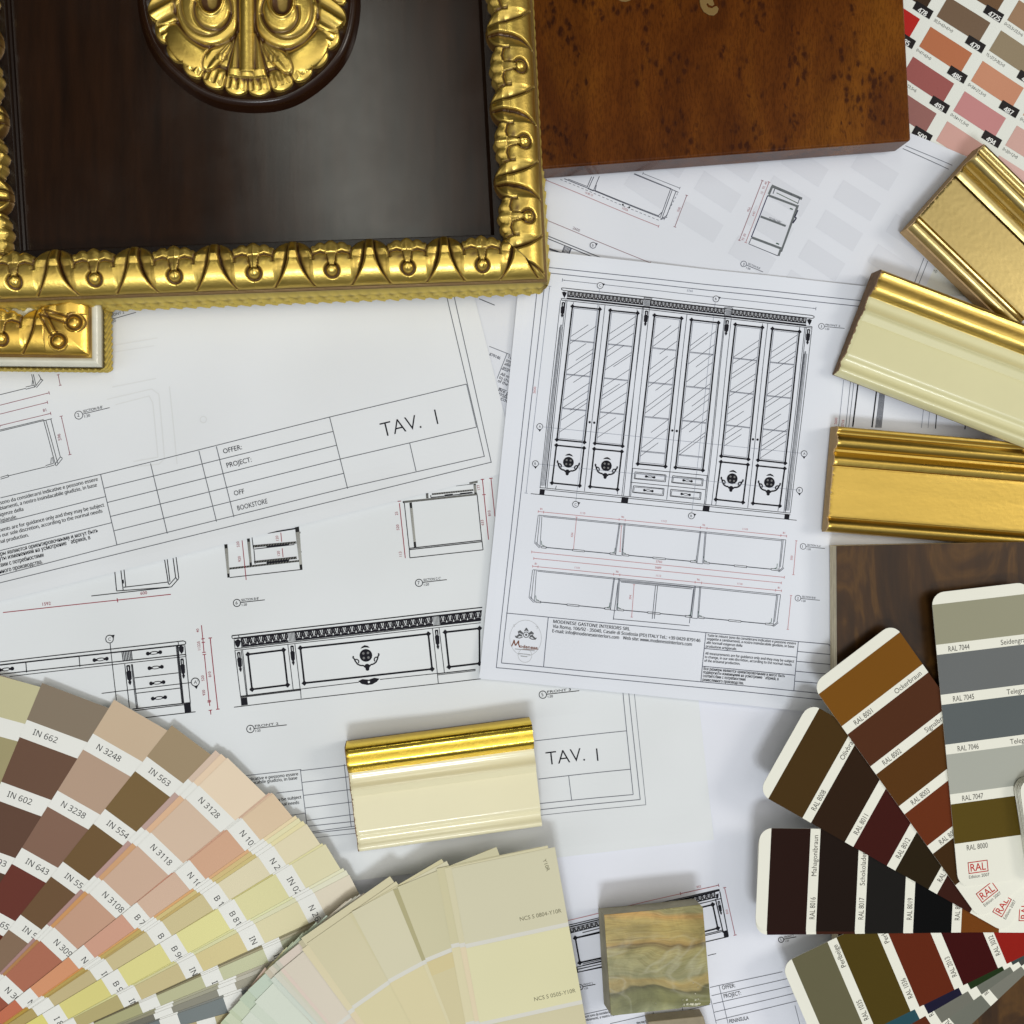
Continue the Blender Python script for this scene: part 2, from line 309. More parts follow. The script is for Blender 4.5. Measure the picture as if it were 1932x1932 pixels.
class Sheet:
    """a sheet of paper: quad in u (tl, tr, br, bl), its print goes into the same mesh"""
    def __init__(s, quad, z0, col, lift=None, n=64):
        s.z0 = z0; s.lift = lift or (lambda X, Y, q: 0*X); s.m = MB(); s.col = col
        s.Q = UN(np.array(quad, float), z0); a = np.linspace(0, 1, n+1)
        A_, B_ = np.meshgrid(a, a, indexing='ij')
        P = (s.Q[0][None, None]*((1-A_)*(1-B_))[..., None]+s.Q[1]*(A_*(1-B_))[..., None]+s.Q[2]*(A_*B_)[..., None]+s.Q[3]*((1-A_)*B_)[..., None])
        X, Y = P[..., 0], P[..., 1]; Z = s.z(X, Y); n1 = n+1
        V = np.stack([X, Y, Z], -1).reshape(-1, 3); I = np.arange(n1*n1).reshape(n1, n1)
        Fq = np.stack([I[:-1, :-1], I[:-1, 1:], I[1:, 1:], I[1:, :-1]], -1).reshape(-1, 4).tolist()
        rim = list(I[:, 0])+list(I[-1, 1:])+list(I[-2::-1, -1])+list(I[0, -2:0:-1]); low = [tuple(V[i]-np.array([0, 0, .00012])) for i in rim]
        k0 = len(V); L = len(rim); Fq += [[rim[i], rim[(i+1) % L], k0+(i+1) % L, k0+i] for i in range(L)]
        s.m.add(V.tolist()+low, Fq, col)
    def z(s, X, Y): return s.z0+wave(X, Y)+s.lift(X, Y, s.Q)
    def put(s, P2, faces, col, lay=1):
        P = UN(np.asarray(P2, float), s.z0); P[:, 2] = s.z(P[:, 0], P[:, 1])+.00006*lay+.00005
        s.m.add(P.tolist(), faces, col)
    def line(s, p, q, w=1.5, col=None, lay=1):
        p = np.array(p, float); q = np.array(q, float); L = np.hypot(*(q-p))
        if L < 1e-6: return
        n = max(1, int(L/16)); d = (q-p)/L; m = np.array([-d[1], d[0]])*w/2; T = np.linspace(0, 1, n+1)[:, None]
        P = p+(q-p)*T; s.put(np.r_[P+m, P-m], [[i, i+1, n+2+i, n+1+i] for i in range(n)], col or INK, lay)
    def path(s, pts, w=1.5, col=None, close=False, lay=1):
        pts = list(pts)+([pts[0]] if close else [])
        for a, b in zip(pts, pts[1:]): s.line(a, b, w, col, lay)
    def poly(s, pts, col=None, lay=1):
        if len(pts) == 4:
            q = np.array(pts, float); e = [np.hypot(*(q[(i+1) % 4]-q[i])) for i in range(4)]; n = max(1, int(max(e[0], e[2])/14)); m = max(1, int(max(e[1], e[3])/14))
            if n*m > 1:
                A_, B_ = np.meshgrid(np.linspace(0, 1, n+1), np.linspace(0, 1, m+1), indexing='ij'); A_ = A_[..., None]; B_ = B_[..., None]
                P = (q[0]*(1-A_)*(1-B_)+q[1]*A_*(1-B_)+q[2]*A_*B_+q[3]*(1-A_)*B_).reshape(-1, 2); I = np.arange((n+1)*(m+1)).reshape(n+1, m+1)
                return s.put(P, np.stack([I[:-1, :-1], I[1:, :-1], I[1:, 1:], I[:-1, 1:]], -1).reshape(-1, 4).tolist(), col or INK, lay)
        s.put(pts, [list(range(len(pts)))], col or INK, lay)
    def circ(s, c, r, w=None, col=None, n=20, lay=1, ry=None):
        ry = ry or r; P = [(c[0]+r*math.cos(2*math.pi*i/n), c[1]+ry*math.sin(2*math.pi*i/n)) for i in range(n)]
        if w: s.path(P, w, col, True, lay)
        else: s.poly(P, col, lay)
    def text(s, t, p, h, ang, w=None, col=None, off=0., lay=1, sans=False):
        P, Fc = lettering(t, p[0], p[1], h, ang, w, 0. if sans else off, sans)
        if sans and off: off_n = 3 if off > .03 else 2
        else: off_n = 1
        d = .045*h if off_n == 3 else .05*h; a = math.radians(ang)
        for i in range(off_n):                          # heavier print: the strokes laid down again a hair further along
            if len(P): s.put(P+np.array([math.cos(a), -math.sin(a)])*d*i, Fc, col or INK, lay+.25*i)
    def build(s, name, label, cat, mat=None):
        return tag(s.m.build(name, mat or M_PAPER), label, cat)
INK = A((30, 30, 36)); GREY = A((105, 108, 118)); RED = A((150, 45, 62)); PINK = A((190, 120, 125)); FAINT = A((186, 190, 192))
def edge_dist(X, Y, Q, i):
    a, b = Q[i], Q[(i+1) % 4]; L = math.hypot(b[0]-a[0], b[1]-a[1]); return np.abs(((b[0]-a[0])*(Y-a[1])-(b[1]-a[1])*(X-a[0]))/L)

# ------------------------------------------------------------------ the table
_t = MB(); _t.prism([(-.6, -.6, -.03), (.6, -.6, -.03), (.6, .6, -.03), (-.6, .6, -.03)], [(-.6, -.6, -.0012), (.6, -.6, -.0012), (.6, .6, -.0012), (-.6, .6, -.0012)])
tag(_t.build('table_top', M_TABLE), 'pale table top lying under all the papers and samples', None, kind='structure')
# ------------------------------------------------------------------ printed sheets
WHITE = (.80, .805, .83)
def rot2(v, d):
    a = math.radians(d); return (v[0]*math.cos(a)+v[1]*math.sin(a), -v[0]*math.sin(a)+v[1]*math.cos(a))
def marker(sh, p, r, ang, ch, col=None, w=1.2):
    """section mark: ring with a black arrowhead behind it; ang = where the arrow points"""
    a = math.radians(ang); d = (math.cos(a), -math.sin(a)); n = (-d[1], d[0]); col = col or INK
    sh.poly([(p[0]+d[0]*r*1.75, p[1]+d[1]*r*1.75), (p[0]+n[0]*r*1.15, p[1]+n[1]*r*1.15), (p[0]-n[0]*r*1.15, p[1]-n[1]*r*1.15)], col)
    sh.circ(p, r, None, sh.col, 18, 2); sh.circ(p, r, w, col, 18, lay=3)
    if ch: sh.text(ch, (p[0]-r*.35, p[1]+r*.4), r*.8, 0, col=col, lay=3)
def titlemark(sh, p, r, num, name, ang, L, h, col=None, w=1.4):
    sh.circ(p, r, w, col, 22); sh.text(num, (p[0]-r*.33, p[1]+r*.45), r*.9, ang, col=col)
    d = rot2((1, 0), ang); up = rot2((0, -1), ang); q = (p[0]+d[0]*r, p[1]+d[1]*r)
    sh.line(q, (q[0]+d[0]*L, q[1]+d[1]*L), w, col)
    sh.text(name, (q[0]+d[0]*2+up[0]*2, q[1]+d[1]*2+up[1]*2), h, ang, L*.72, col, .004)
    sh.text('1:20', (q[0]+d[0]*2-up[0]*(h+2.5), q[1]+d[1]*2-up[1]*(h+2.5)), h, ang, None, col, .004)
def dim(sh, p, q, w=1.1, col=None, t=4, ar=True):
    col = col or PINK; sh.line(p, q, w, col); L = math.hypot(q[0]-p[0], q[1]-p[1]) or 1; n = (-(q[1]-p[1])/L*t, (q[0]-p[0])/L*t)
    for e_, s_ in ((p, 1), (q, -1)):
        sh.line((e_[0]-n[0], e_[1]-n[1]), (e_[0]+n[0], e_[1]+n[1]), w, col)
        if ar:
            b = (e_[0]+s_*(q[0]-p[0])/L*5, e_[1]+s_*(q[1]-p[1])/L*5); sh.poly([e_, (b[0]+n[0]*.3, b[1]+n[1]*.3), (b[0]-n[0]*.3, b[1]-n[1]*.3)], col)
def frame_panel(sh, q, w, dia):
    sh.path(q, w, None, True)
    for i, p in enumerate(q):
        u_ = np.subtract(q[(i+1) % 4], p); v_ = np.subtract(q[i-1], p); u_ = u_/np.hypot(*u_)*dia; v_ = v_/np.hypot(*v_)*dia; p = np.array(p)
        sh.poly([p+u_, p+v_, p-u_, p-v_], None, 2)
def emblem(sh, c, r, ang, lw=2.0):
    """disc with a crown above and a pair of scrolls below"""
    T = lambda x, y: tuple(np.add(c, rot2((x*r, y*r), ang)))
    sh.circ(c, r, None, None, 20)
    for k in range(4):
        a = math.pi/4+k*math.pi/2; sh.circ(T(.52*math.cos(a), .52*math.sin(a)), r*.2, None, A((120, 120, 120)), 8, 2)
    sh.poly([T(-.75, -1.15), T(-.45, -1.45), T(0, -1.62), T(.45, -1.45), T(.75, -1.15), T(0, -1.28)])
    for s_ in (-1, 1):
        P = [(1.95, -.1), (2.1, .12), (1.9, .3), (1.75, .75), (1.45, 1.25), (1.0, 1.5), (.55, 1.55), (.35, 1.8)]
        sh.path([T(s_*x, y) for x, y in P], lw); sh.path([T(s_*x, y) for x, y in ((1.9, .5), (1.45, .45), (1.2, .75), (1.3, 1.1))], lw*.8)
    sh.circ(T(0, 1.75), r*.42, None, None, 12); sh.circ(T(0, 2.15), r*.3, None, None, 10)
def tassel(sh, a, b, w):
    a = np.array(a, float); b = np.array(b, float); d = b-a; n = np.array([-d[1], d[0]]); n = n/np.hypot(*n)*w
    pr = [(0, .5), (.04, .9), (.3, .8), (.34, 1.15), (.7, 1.0), (.78, .4), (.84, .75), (.9, .6), (1, .1)]
    sh.poly([a+d*t+n*k for t, k in pr]+[a+d*t-n*k for t, k in reversed(pr)])
    sh.poly([a+d*.08+n*.18, a+d*.27+n*.18, a+d*.27-n*.18, a+d*.08-n*.18], sh.col, 2)
def handle(sh, c, L, ang, lw=1.4):
    T = lambda x, y: tuple(np.add(c, rot2((x*L, y*L), ang)))
    for s_ in (-1, 1):
        sh.circ(T(s_*.38, 0), L*.12, None, None, 9); sh.circ(T(s_*.25, .01), L*.07, None, None, 8)
    sh.path([T(-.25, -.03), T(-.1, -.08), T(.1, -.08), T(.25, -.03)], lw); sh.path([T(-.25, .03), T(-.1, .08), T(.1, .08), T(.25, .03)], lw*.8)
def frieze(sh, tl, tr, bl, br, n, black=INK):
    """leaf frieze: a dark band with a row of pale upright leaves"""
    B_ = lambda s_, t: tuple(np.array(tl)*(1-s_)*(1-t)+np.array(tr)*s_*(1-t)+np.array(bl)*(1-s_)*t+np.array(br)*s_*t)
    sh.poly([tl, tr, br, bl], black); e_ = 1/n
    for i in range(n):
        s_ = (i+.5)/n; W_ = sh.col; g = A((150, 150, 152))
        sh.poly([B_(s_-.2*e_, .08), B_(s_-.07*e_, .08), B_(s_-.05*e_, .42), B_(s_+.05*e_, .42), B_(s_+.07*e_, .08), B_(s_+.2*e_, .08), B_(s_+.07*e_, .55), B_(s_-.07*e_, .55)], W_, 2)
        sh.poly([B_(s_, .5), B_(s_+.34*e_, .74), B_(s_+.12*e_, .68), B_(s_-.12*e_, .68), B_(s_-.34*e_, .74)], g, 2)
        sh.poly([B_(s_+.5*e_, .52), B_(s_+.6*e_, .8), B_(s_+.4*e_, .8)], W_, 2)
        sh.line(B_(s_-.38*e_, .18), B_(s_-.3*e_, .5), .7, g, 2); sh.line(B_(s_+.38*e_, .18), B_(s_+.3*e_, .5), .7, g, 2)
def para(sh, lines, f, h, ang, off=.012, col=None):
    for t, x, y, x2 in lines:
        p = f(x, y); w = None if x2 is None else abs(f(x2, y)[0]-p[0])/math.cos(math.radians(ang)); sh.text(t, p, h, ang, w, col, off, sans=True)

# ---- bottom sheet (peninsula drawing), seen low in the middle and under the tile
s3 = Sheet([(480, 1440), (1790, 1155), (2010, 2060), (700, 2350)], .0000, (0.747, 0.766, 0.838))
c1 = K(1720, 2580, 450); c8 = K(1000, 2024, 1000); c10 = K(2124, 2124, 900)
s3.line(c8(1290, 1345), c1(1725, 145), 1.2, PINK)
s3.line(c8(1285, 1385), c1(1740, 210), 2.4); s3.line(c8(1290, 1372), c1(1735, 197), 1.6)
frieze(s3, c8(1290, 1392), c1(1680, 230), c8(1296, 1420), c1(1690, 305), 34)
s3.line(c1(0, 745), c1(1750, 315), 1.6); s3.line(c1(0, 790), c1(250, 730), 2.6)
for q in ([c8(1350, 1440), c8(1510, 1405), c8(1535, 1545), c8(1375, 1580)], [c1(1380, 460), c1(1650, 390), c1(1715, 690), c1(1445, 760)]): frame_panel(s3, q, 3.0, 5)
s3.path([c8(1287, 1400), c8(1335, 1640), c8(1510, 1605)], 1.6); s3.path([c8(1305, 1400), c8(1350, 1612)], 1.3); s3.line(c8(1335, 1610), c8(1510, 1572), 1.4); s3.line(c8(1330, 1625), c8(1510, 1585), 1.6)
s3.poly([c8(1337, 1612), c8(1362, 1607), c8(1367, 1637), c8(1342, 1642)]); tassel(s3, c8(1312, 1435), c8(1328, 1510), 3.0)
s3.path([c1(1685, 320), c1(1785, 750)], 2.2); s3.path([c1(1740, 225), c1(1850, 795)], 2.0); tassel(s3, c1(1725, 345), c1(1760, 520), 2.6)
s3.poly([c1(1785, 730), c1(1835, 715), c1(1852, 795), c1(1795, 805)]); s3.path([c1(0, 1232), c1(1850, 797)], 1.8); s3.path([c1(0, 1160), c1(1790, 728)], 1.5); s3.path([c1(0, 1140), c1(1785, 712)], 1.3)
s3.poly([c1(1690, 260), c1(1725, 250), c1(1722, 300), c1(1705, 320), c1(1690, 300)], None, 2)
dim(s3, c1(1245, 255), c1(1725, 145), 1.3, A((140, 85, 95)), 3); dim(s3, c1(1800, 175), c10(100, 1368), 1.3, A((160, 95, 105)), 3); s3.text('952', c1(1450, 185), 4, 12, None, PINK); s3.text('810', c1(1850, 505), 4, 102, None, PINK)
titlemark(s3, c8(1378, 1720), 5, '4', 'FRONT 2', 11, 24, 3.2); titlemark(s3, c10(390, 1395), 5, '5', 'FRONT 3', 11, 24, 3.2); s3.line(c1(1590, 1040), c1(1695, 1015), 1.2)
G3 = GREY
s3.line(c8(1385, 1880), c8(1932, 1755), 1.2, G3); s3.line(c1(1620, 1450), c10(400, 1600), 1.2, G3)
for k in range(1, 5): s3.line(c1(1625+k*16, 1450+105*k), c10(500, 1576+52*k), 1.1, G3)
for a_, b_2 in (((1735, 1420), (1850, 1906)), ((1630, 1590), (1700, 1906)), ((1265, 1690), (1300, 1850)), ((895, 1750), (920, 1870))): s3.line(c1(*a_), c1(*b_2), 1.1, G3)
s3.line(c1(910, 1840), c1(1625, 1665), 1.1, G3); s3.line(c1(350, 1900), c1(900, 1770), 1.1, G3); s3.line(c10(480, 1815), c10(510, 1932), 1.1, G3)
s3.text('OFFER:', c10(22, 1718), 7.5, 12, 25, None, .004); s3.text('PROJECT:', c10(33, 1772), 7.5, 12, 33, None, .004); s3.text('PENINSULA', c10(68, 1930), 7, 12, 37, None, .004)
para(s3, [('misure sono da considerarsi', 1390, 1900, 1560), ('cambiamenti, a nostro insindacabile', 1392, 1920, 1640), ('they may be subject', 1700, 1932, 1800)], c8, 4.6, 11.5)
s3.build('drawing_sheet', 'drawing sheet lying lowest, its sideboard drawing partly under the green onyx tile', 'drawing')

# ---- big sheet with the desk and sideboard elevations
s2 = Sheet([(-131, 600), (1226, 448), (1346, 1583), (-40, 1740)], .0004, (0.735, 0.76, 0.774),
           lambda X, Y, Q: .0009*np.exp(-(edge_dist(X, Y, Q, 2)/.012)**2)+.00022*np.exp(-((Y+.107-.122*(X+.03))/.0016)**2)*np.exp(-((X+.03)/.06)**4))
c7 = K(0, 1800, 700); c55 = K(650, 1750, 800); c66 = K(1050, 1380, 500); c4 = K(0, 900, 1000)
# desk front
s2.line(c7(0, 427), c7(1495, 255), 1.8); s2.line(c7(0, 452), c7(1500, 287), 2.6); s2.line(c7(0, 527), c7(1515, 365), 1.8); s2.line(c7(80, 545), c7(1515, 382), 1.3)
s2.path([c7(1495, 255), c7(1515, 262), c7(1515, 278), c7(1500, 287)], 1.6); s2.path([c7(1510, 365), c7(1519, 372), c7(1515, 383)], 1.4); s2.line(c7(1453, 262), c7(1457, 285), 1.3)
for a_, b_2 in (((210, 432), (217, 512)), ((643, 386), (651, 467)), ((995, 347), (1006, 425)), ((1072, 340), (1080, 415))): s2.line(c7(*a_), c7(*b_2), 1.6)
for i in range(5): s2.line(c7(1008+i*13, 345-i*1.4), c7(1018+i*13, 422-i*1.4), 1.7)
for c_ in ((50, 487), (820, 407), (1257, 353), (1270, 472), (1283, 597), (1296, 721)): handle(s2, c7(*c_), 31, 6.5, 1.6)
for x0, x1, y1 in ((1018, 1055, 800), (1072, 1112, 805), (1080, 1122, 803), (1437, 1485, 765), (1445, 1492, 764), (1452, 1499, 763), (1508, 1553, 765)): s2.line(c7(x0, 445 if x0 < 1100 else 290), c7(x1, y1), 1.5)
s2.line(c7(1098, 557), c7(1455, 515), 1.5); s2.line(c7(1110, 683), c7(1468, 640), 1.5); s2.line(c7(830, 683), c7(1560, 594), 1.4); s2.line(c7(897, 275), c7(950, 740), 1.4)
s2.line(c7(1080, 812), c7(1555, 758), 2.0); s2.line(c7(1095, 825), c7(1555, 769), 1.6); s2.line(c7(1185, 882), c7(1595, 833), 1.6)
s2.poly([c7(1499, 770), c7(1553, 762), c7(1560, 833), c7(1507, 840)]); s2.poly([c7(1458, 305), c7(1475, 292), c7(1500, 303), c7(1498, 340), c7(1482, 362), c7(1462, 335)])
tassel(s2, c7(1485, 398), c7(1500, 562), 3.6); tassel(s2, c7(1045, 452), c7(1062, 615), 4.2)
marker(s2, c7(893, 241), 7.2, 40, 'C', None, 1.5); marker(s2, c7(1594, 590), 7.6, -80, "A'", None, 1.5)
for p_, q_ in (((1643, 128), (1655, 240)), ((1655, 238), (1665, 348)), ((1668, 365), (1706, 745)), ((1706, 745), (1712, 785)), ((1716, 820), (1720, 855))): s2.line(c7(*p_), c7(*q_), 1.5, RED)
for x, y in ((1656, 238), (1659, 267), (1665, 348), (1668, 365), (1706, 742), (1707, 752), (1716, 820)): s2.line(c7(x-14, y+2), c7(x+14, y-2), 1.4, RED)
dim(s2, c7(1715, 231), c7(1777, 811), 1.6, RED, 3.2, False)
for t_, x, y in (('40', 1625, 185), ('11225', 1638, 328), ('520', 1668, 580), ('810', 1725, 548), ('920', 1676, 698)): s2.text(t_, c7(x, y), 5, 97, None, RED)
# sideboard front
q_ = lambda *a: [c55(*p) for p in a]
s2.line(c55(85, 307), c55(1870, 106), 2.0); s2.line(c55(100, 327), c55(1868, 130), 2.6); s2.path(q_((95, 303), (84, 314), (90, 327), (105, 328)), 1.4); s2.line(c55(133, 302), c55(137, 325), 1.2)
frieze(s2, c55(152, 324), c55(478, 288), c55(160, 388), c55(485, 352), 6); frieze(s2, c55(530, 283), c55(1510, 172), c55(537, 345), c55(1517, 235), 18); frieze(s2, c55(1562, 168), c55(1866, 132), c55(1569, 231), c55(1862, 197), 6)
for x in range(6):
    s2.line(c55(480+x*9, 290-x), c55(486+x*9, 350-x), 1.1); s2.line(c55(1513+x*9, 175-x), c55(1519+x*9, 238-x), 1.1)
s2.line(c55(105, 400), c55(1860, 200), 1.5); s2.line(c55(105, 412), c55(1858, 216), 1.2)
for g in (((200, 440), (452, 410), (480, 660), (228, 690)), ((572, 396), (1485, 295), (1512, 545), (600, 647)), ((1606, 283), (1850, 256), (1850, 505), (1633, 530))): frame_panel(s2, q_(*g), 3.4, 5.2)
for a_, b_2 in (((108, 415), (147, 742)), ((152, 410), (190, 740)), ((162, 410), (196, 738)), ((483, 372), (520, 690)), ((533, 368), (570, 688)), ((1515, 258), (1550, 578)), ((1562, 254), (1600, 570)), ((573, 690), (577, 757)), ((1550, 580), (1556, 645)), ((102, 335), (108, 395)), ((150, 325), (156, 390))): s2.line(c55(*a_), c55(*b_2), 1.3)
s2.line(c55(145, 740), c55(573, 690), 2.2); s2.line(c55(145, 748), c55(573, 698), 1.4); s2.line(c55(573, 690), c55(990, 640), 1.3); s2.line(c55(1140, 620), c55(1550, 576), 1.3); s2.line(c55(1550, 578), c55(1822, 547), 1.8); s2.line(c55(1552, 587), c55(1822, 556), 1.2)
s2.line(c55(100, 817), c55(1860, 614), 1.4); s2.poly(q_((147, 752), (192, 747), (198, 800), (152, 806))); s2.poly(q_((105, 345), (130, 330), (150, 345), (140, 380), (128, 392), (112, 375)))
for a_, b_2 in (((133, 422), (149, 565)), ((512, 378), (523, 520)), ((1543, 265), (1555, 405))): tassel(s2, c55(*a_), c55(*b_2), 3.6)
emblem(s2, c55(1040, 448), 12.0, 6.4, 2.6)
s2.poly(q_((985, 632), (1015, 618), (1060, 622), (1100, 608), (1137, 615), (1118, 636), (1085, 655), (1050, 660), (1010, 652))); s2.circ(c55(1061, 638), 2.2, None, s2.col, 8, 2)
titlemark(s2, c55(120, 74), 6.8, '6', "SECTION B-B'", 6.4, 46, 4.4); titlemark(s2, c55(216, 973), 7.0, '4', 'FRONT 2', 6.4, 62, 4.4); titlemark(s2, c66(724, 1318), 6.8, '7', "SECTION C-C'", 6.4, 46, 4.4)
titlemark(s2, c8(1165, 53), 7.0, '5', 'FRONT 3', 6.4, 62, 4.4)
# section C-C'
HAT = A((70, 70, 66)); z_ = lambda *a: [c66(*p) for p in a]
def hatched(sh, q, f, n):
    sh.poly([f(*p) for p in q], A((40, 40, 40))); a, b, c, d = [np.array(f(*p)) for p in q]
    for i in range(n):
        t = (i+.5)/n; t2 = min(1, t+.5/n); sh.line(a+(b-a)*t2+(d-a)*.12, d+(c-d)*t+(a-d)*.12, .7, A((175, 175, 168)), 2)
hatched(s2, [(548, 385), (1390, 298), (1393, 318), (550, 408)], c66, 60); hatched(s2, [(614, 405), (642, 402), (694, 910), (668, 913)], c66, 5); hatched(s2, [(1345, 190), (1372, 187), (1384, 300), (1356, 303)], c66, 4); hatched(s2, [(1300, 172), (1395, 152), (1392, 178), (1300, 190)], c66, 6)
hatched(s2, [(870, 298), (1345, 250), (1347, 268), (872, 318)], c66, 24); s2.poly(z_((1145, 212), (1340, 188), (1340, 194), (1145, 216))); hatched(s2, [(803, 298), (830, 296), (833, 352), (806, 354)], c66, 2); s2.path(z_((858, 318), (860, 345), (1340, 292)), 1.6); s2.poly(z_((1015, 312), (1110, 302), (1112, 318), (1017, 328))); s2.poly(z_((1190, 295), (1330, 280), (1330, 298), (1190, 310)))
s2.path(z_((556, 405), (612, 925), (620, 1033), (1455, 942), (1443, 840)), 1.5); s2.path(z_((1388, 318), (1441, 835)), 1.6); s2.line(c66(608, 925), c66(1445, 832), 1.7); s2.line(c66(610, 940), c66(1447, 848), 1.7); s2.path(z_((550, 388), (540, 395), (550, 410)), 1.5)
s2.line(c66(500, 410), c66(568, 1035), 1.5, RED); s2.line(c66(480, 390), c66(520, 385), 1.4, RED); s2.line(c66(1448, 140), c66(1517, 825), 1.5, RED); s2.line(c66(1545, 125), c66(1590, 560), 1.5, RED)
for x, y in ((1448, 138), (1465, 312), (1545, 125)): s2.line(c66(x-20, y+2), c66(x+20, y-2), 1.4, RED)
for t_, x, y in (('25', 485, 545), ('520', 500, 715), ('113', 530, 1015), ('177', 1422, 255), ('633', 1465, 660), ('810', 1545, 555)): s2.text(t_, c66(x, y), 5, 97, None, RED)
# section B-B' (6) and (1)
hatched(s2, [(1278, 1368), (1296, 1366), (1310, 1556), (1297, 1558)], c4, 5); hatched(s2, [(1408, 1335), (1424, 1333), (1437, 1488), (1424, 1490)], c4, 4); hatched(s2, [(1295, 1502), (1716, 1455), (1717, 1465), (1297, 1513)], c4, 26); hatched(s2, [(1683, 1270), (1706, 1265), (1726, 1510), (1712, 1512)], c4, 7)
hatched(s2, [(1440, 1372), (1690, 1350), (1692, 1362), (1442, 1386)], c4, 16); hatched(s2, [(1448, 1462), (1692, 1436), (1694, 1450), (1450, 1475)], c4, 16); s2.poly([c4(1520, 1300), c4(1690, 1272), c4(1690, 1280), c4(1530, 1306)])
for y in (1376, 1468): s2.poly([c4(1520, y), c4(1650, y-14), c4(1650, y-4), c4(1520, y+10)], None, 2)
s2.path([c4(1437, 1328), c4(1445, 1395), c4(1680, 1368)], 1.5); s2.path([c4(1448, 1400), c4(1455, 1480)], 1.6); s2.path([c4(1310, 1557), c4(1725, 1510)], 1.5); s2.circ(c4(1716, 1410), 1.6); s2.circ(c4(1708, 1300), 2.2)
s2.line(c4(1380, 1345), c4(1404, 1570), 1.4, RED); s2.line(c4(1602, 1300), c4(1607, 1352), 1.3, RED); s2.line(c4(1610, 1390), c4(1615, 1440), 1.3, RED)
for t_, x, y in (('120', 1590, 1345), ('120', 1598, 1432), ('520', 1366, 1382), ('920', 1374, 1466)): s2.text(t_, c4(x, y), 5, 97, None, RED)
for a_, b_2 in (((655, 1522), (665, 1632)), ((690, 1515), (703, 1628)), ((708, 1510), (718, 1610)), ((940, 1455), (962, 1595)), ((955, 1453), (970, 1580)), ((988, 1445), (1003, 1560)), ((1005, 1440), (1020, 1560))): s2.line(c4(*a_), c4(*b_2), 1.7)
s2.path([c4(665, 1633), c4(978, 1610), c4(1020, 1562)], 1.6); s2.path([c4(705, 1612), c4(960, 1582)], 1.6); s2.path([c4(965, 1598), c4(1003, 1556), c4(1010, 1568)], 1.5); s2.line(c4(520, 1662), c4(965, 1612), 1.6); s2.poly([c4(696, 1570), c4(706, 1569), c4(708, 1590), c4(698, 1591)], None, 2)
s2.line(c4(18, 1756), c4(975, 1652), 1.5, RED); s2.line(c4(668, 1675), c4(672, 1698), 1.5, RED); s2.text('600', c4(803, 1655), 6, 6.5, None, RED); s2.text('1592', c4(242, 1718), 6, 6.5, None, RED)
# title block, right border
for x0, y0, x1, y1, w_ in ((1622, 42, 1680, 622, 1.3), (1655, 42, 1720, 650, 1.3), (1687, 42, 1752, 680, .9)): s2.line(c8(x0, y0), c8(x1, y1), w_, GREY)
s2.line(c8(-300, 815), c8(1680, 622), 1.3, GREY); s2.line(c8(-300, 858), c8(1720, 650), 1.3, GREY); s2.line(c8(-300, 885), c8(1752, 680), .9, GREY)
s2.line(c8(1120, 317), c8(1643, 260), 1.3, GREY); s2.line(c8(1140, 535), c8(1667, 478), 1.3, GREY); s2.line(c8(1313, 515), c8(1330, 657), 1.3, GREY)
c00 = K(0, 2024, 1000)
for y1 in (485, 552, 626, 698, 770, 838): s2.line(c00(1715+(y1-485)*.11, y1), c00(2050, y1-37), 1.2, GREY)
s2.line(c00(1350, 520), c00(1720, 478), 1.2, GREY); s2.line(c00(1580, 612), c00(1730, 594), 1.2, GREY); s2.line(c00(1640, 742), c00(1740, 728), 1.2, GREY); s2.line(c00(1715, 480), c00(1752, 800), 1.3, GREY)
s2.line(c8(32, 450), c8(72, 810), 1.3, GREY)
para(s2, [('indicative e possono essere', 1405, 545, 1702), ('insindacabile giudizio, in base', 1380, 570, 1697), ('they may be subject', 1500, 668, 1720), ('the normal needs', 1520, 695, 1708)], c00, 5.6, 6.6, .016)
s2.text('TAV.', (1032, 1444), 25, 6.5, 73, None, -.012); s2.line(c8(1473, 362), c8(1480, 432), 2.6)
s2.build('drawing_sheet', 'large drawing sheet with desk and sideboard elevations, under the small centre moulding', 'drawing')

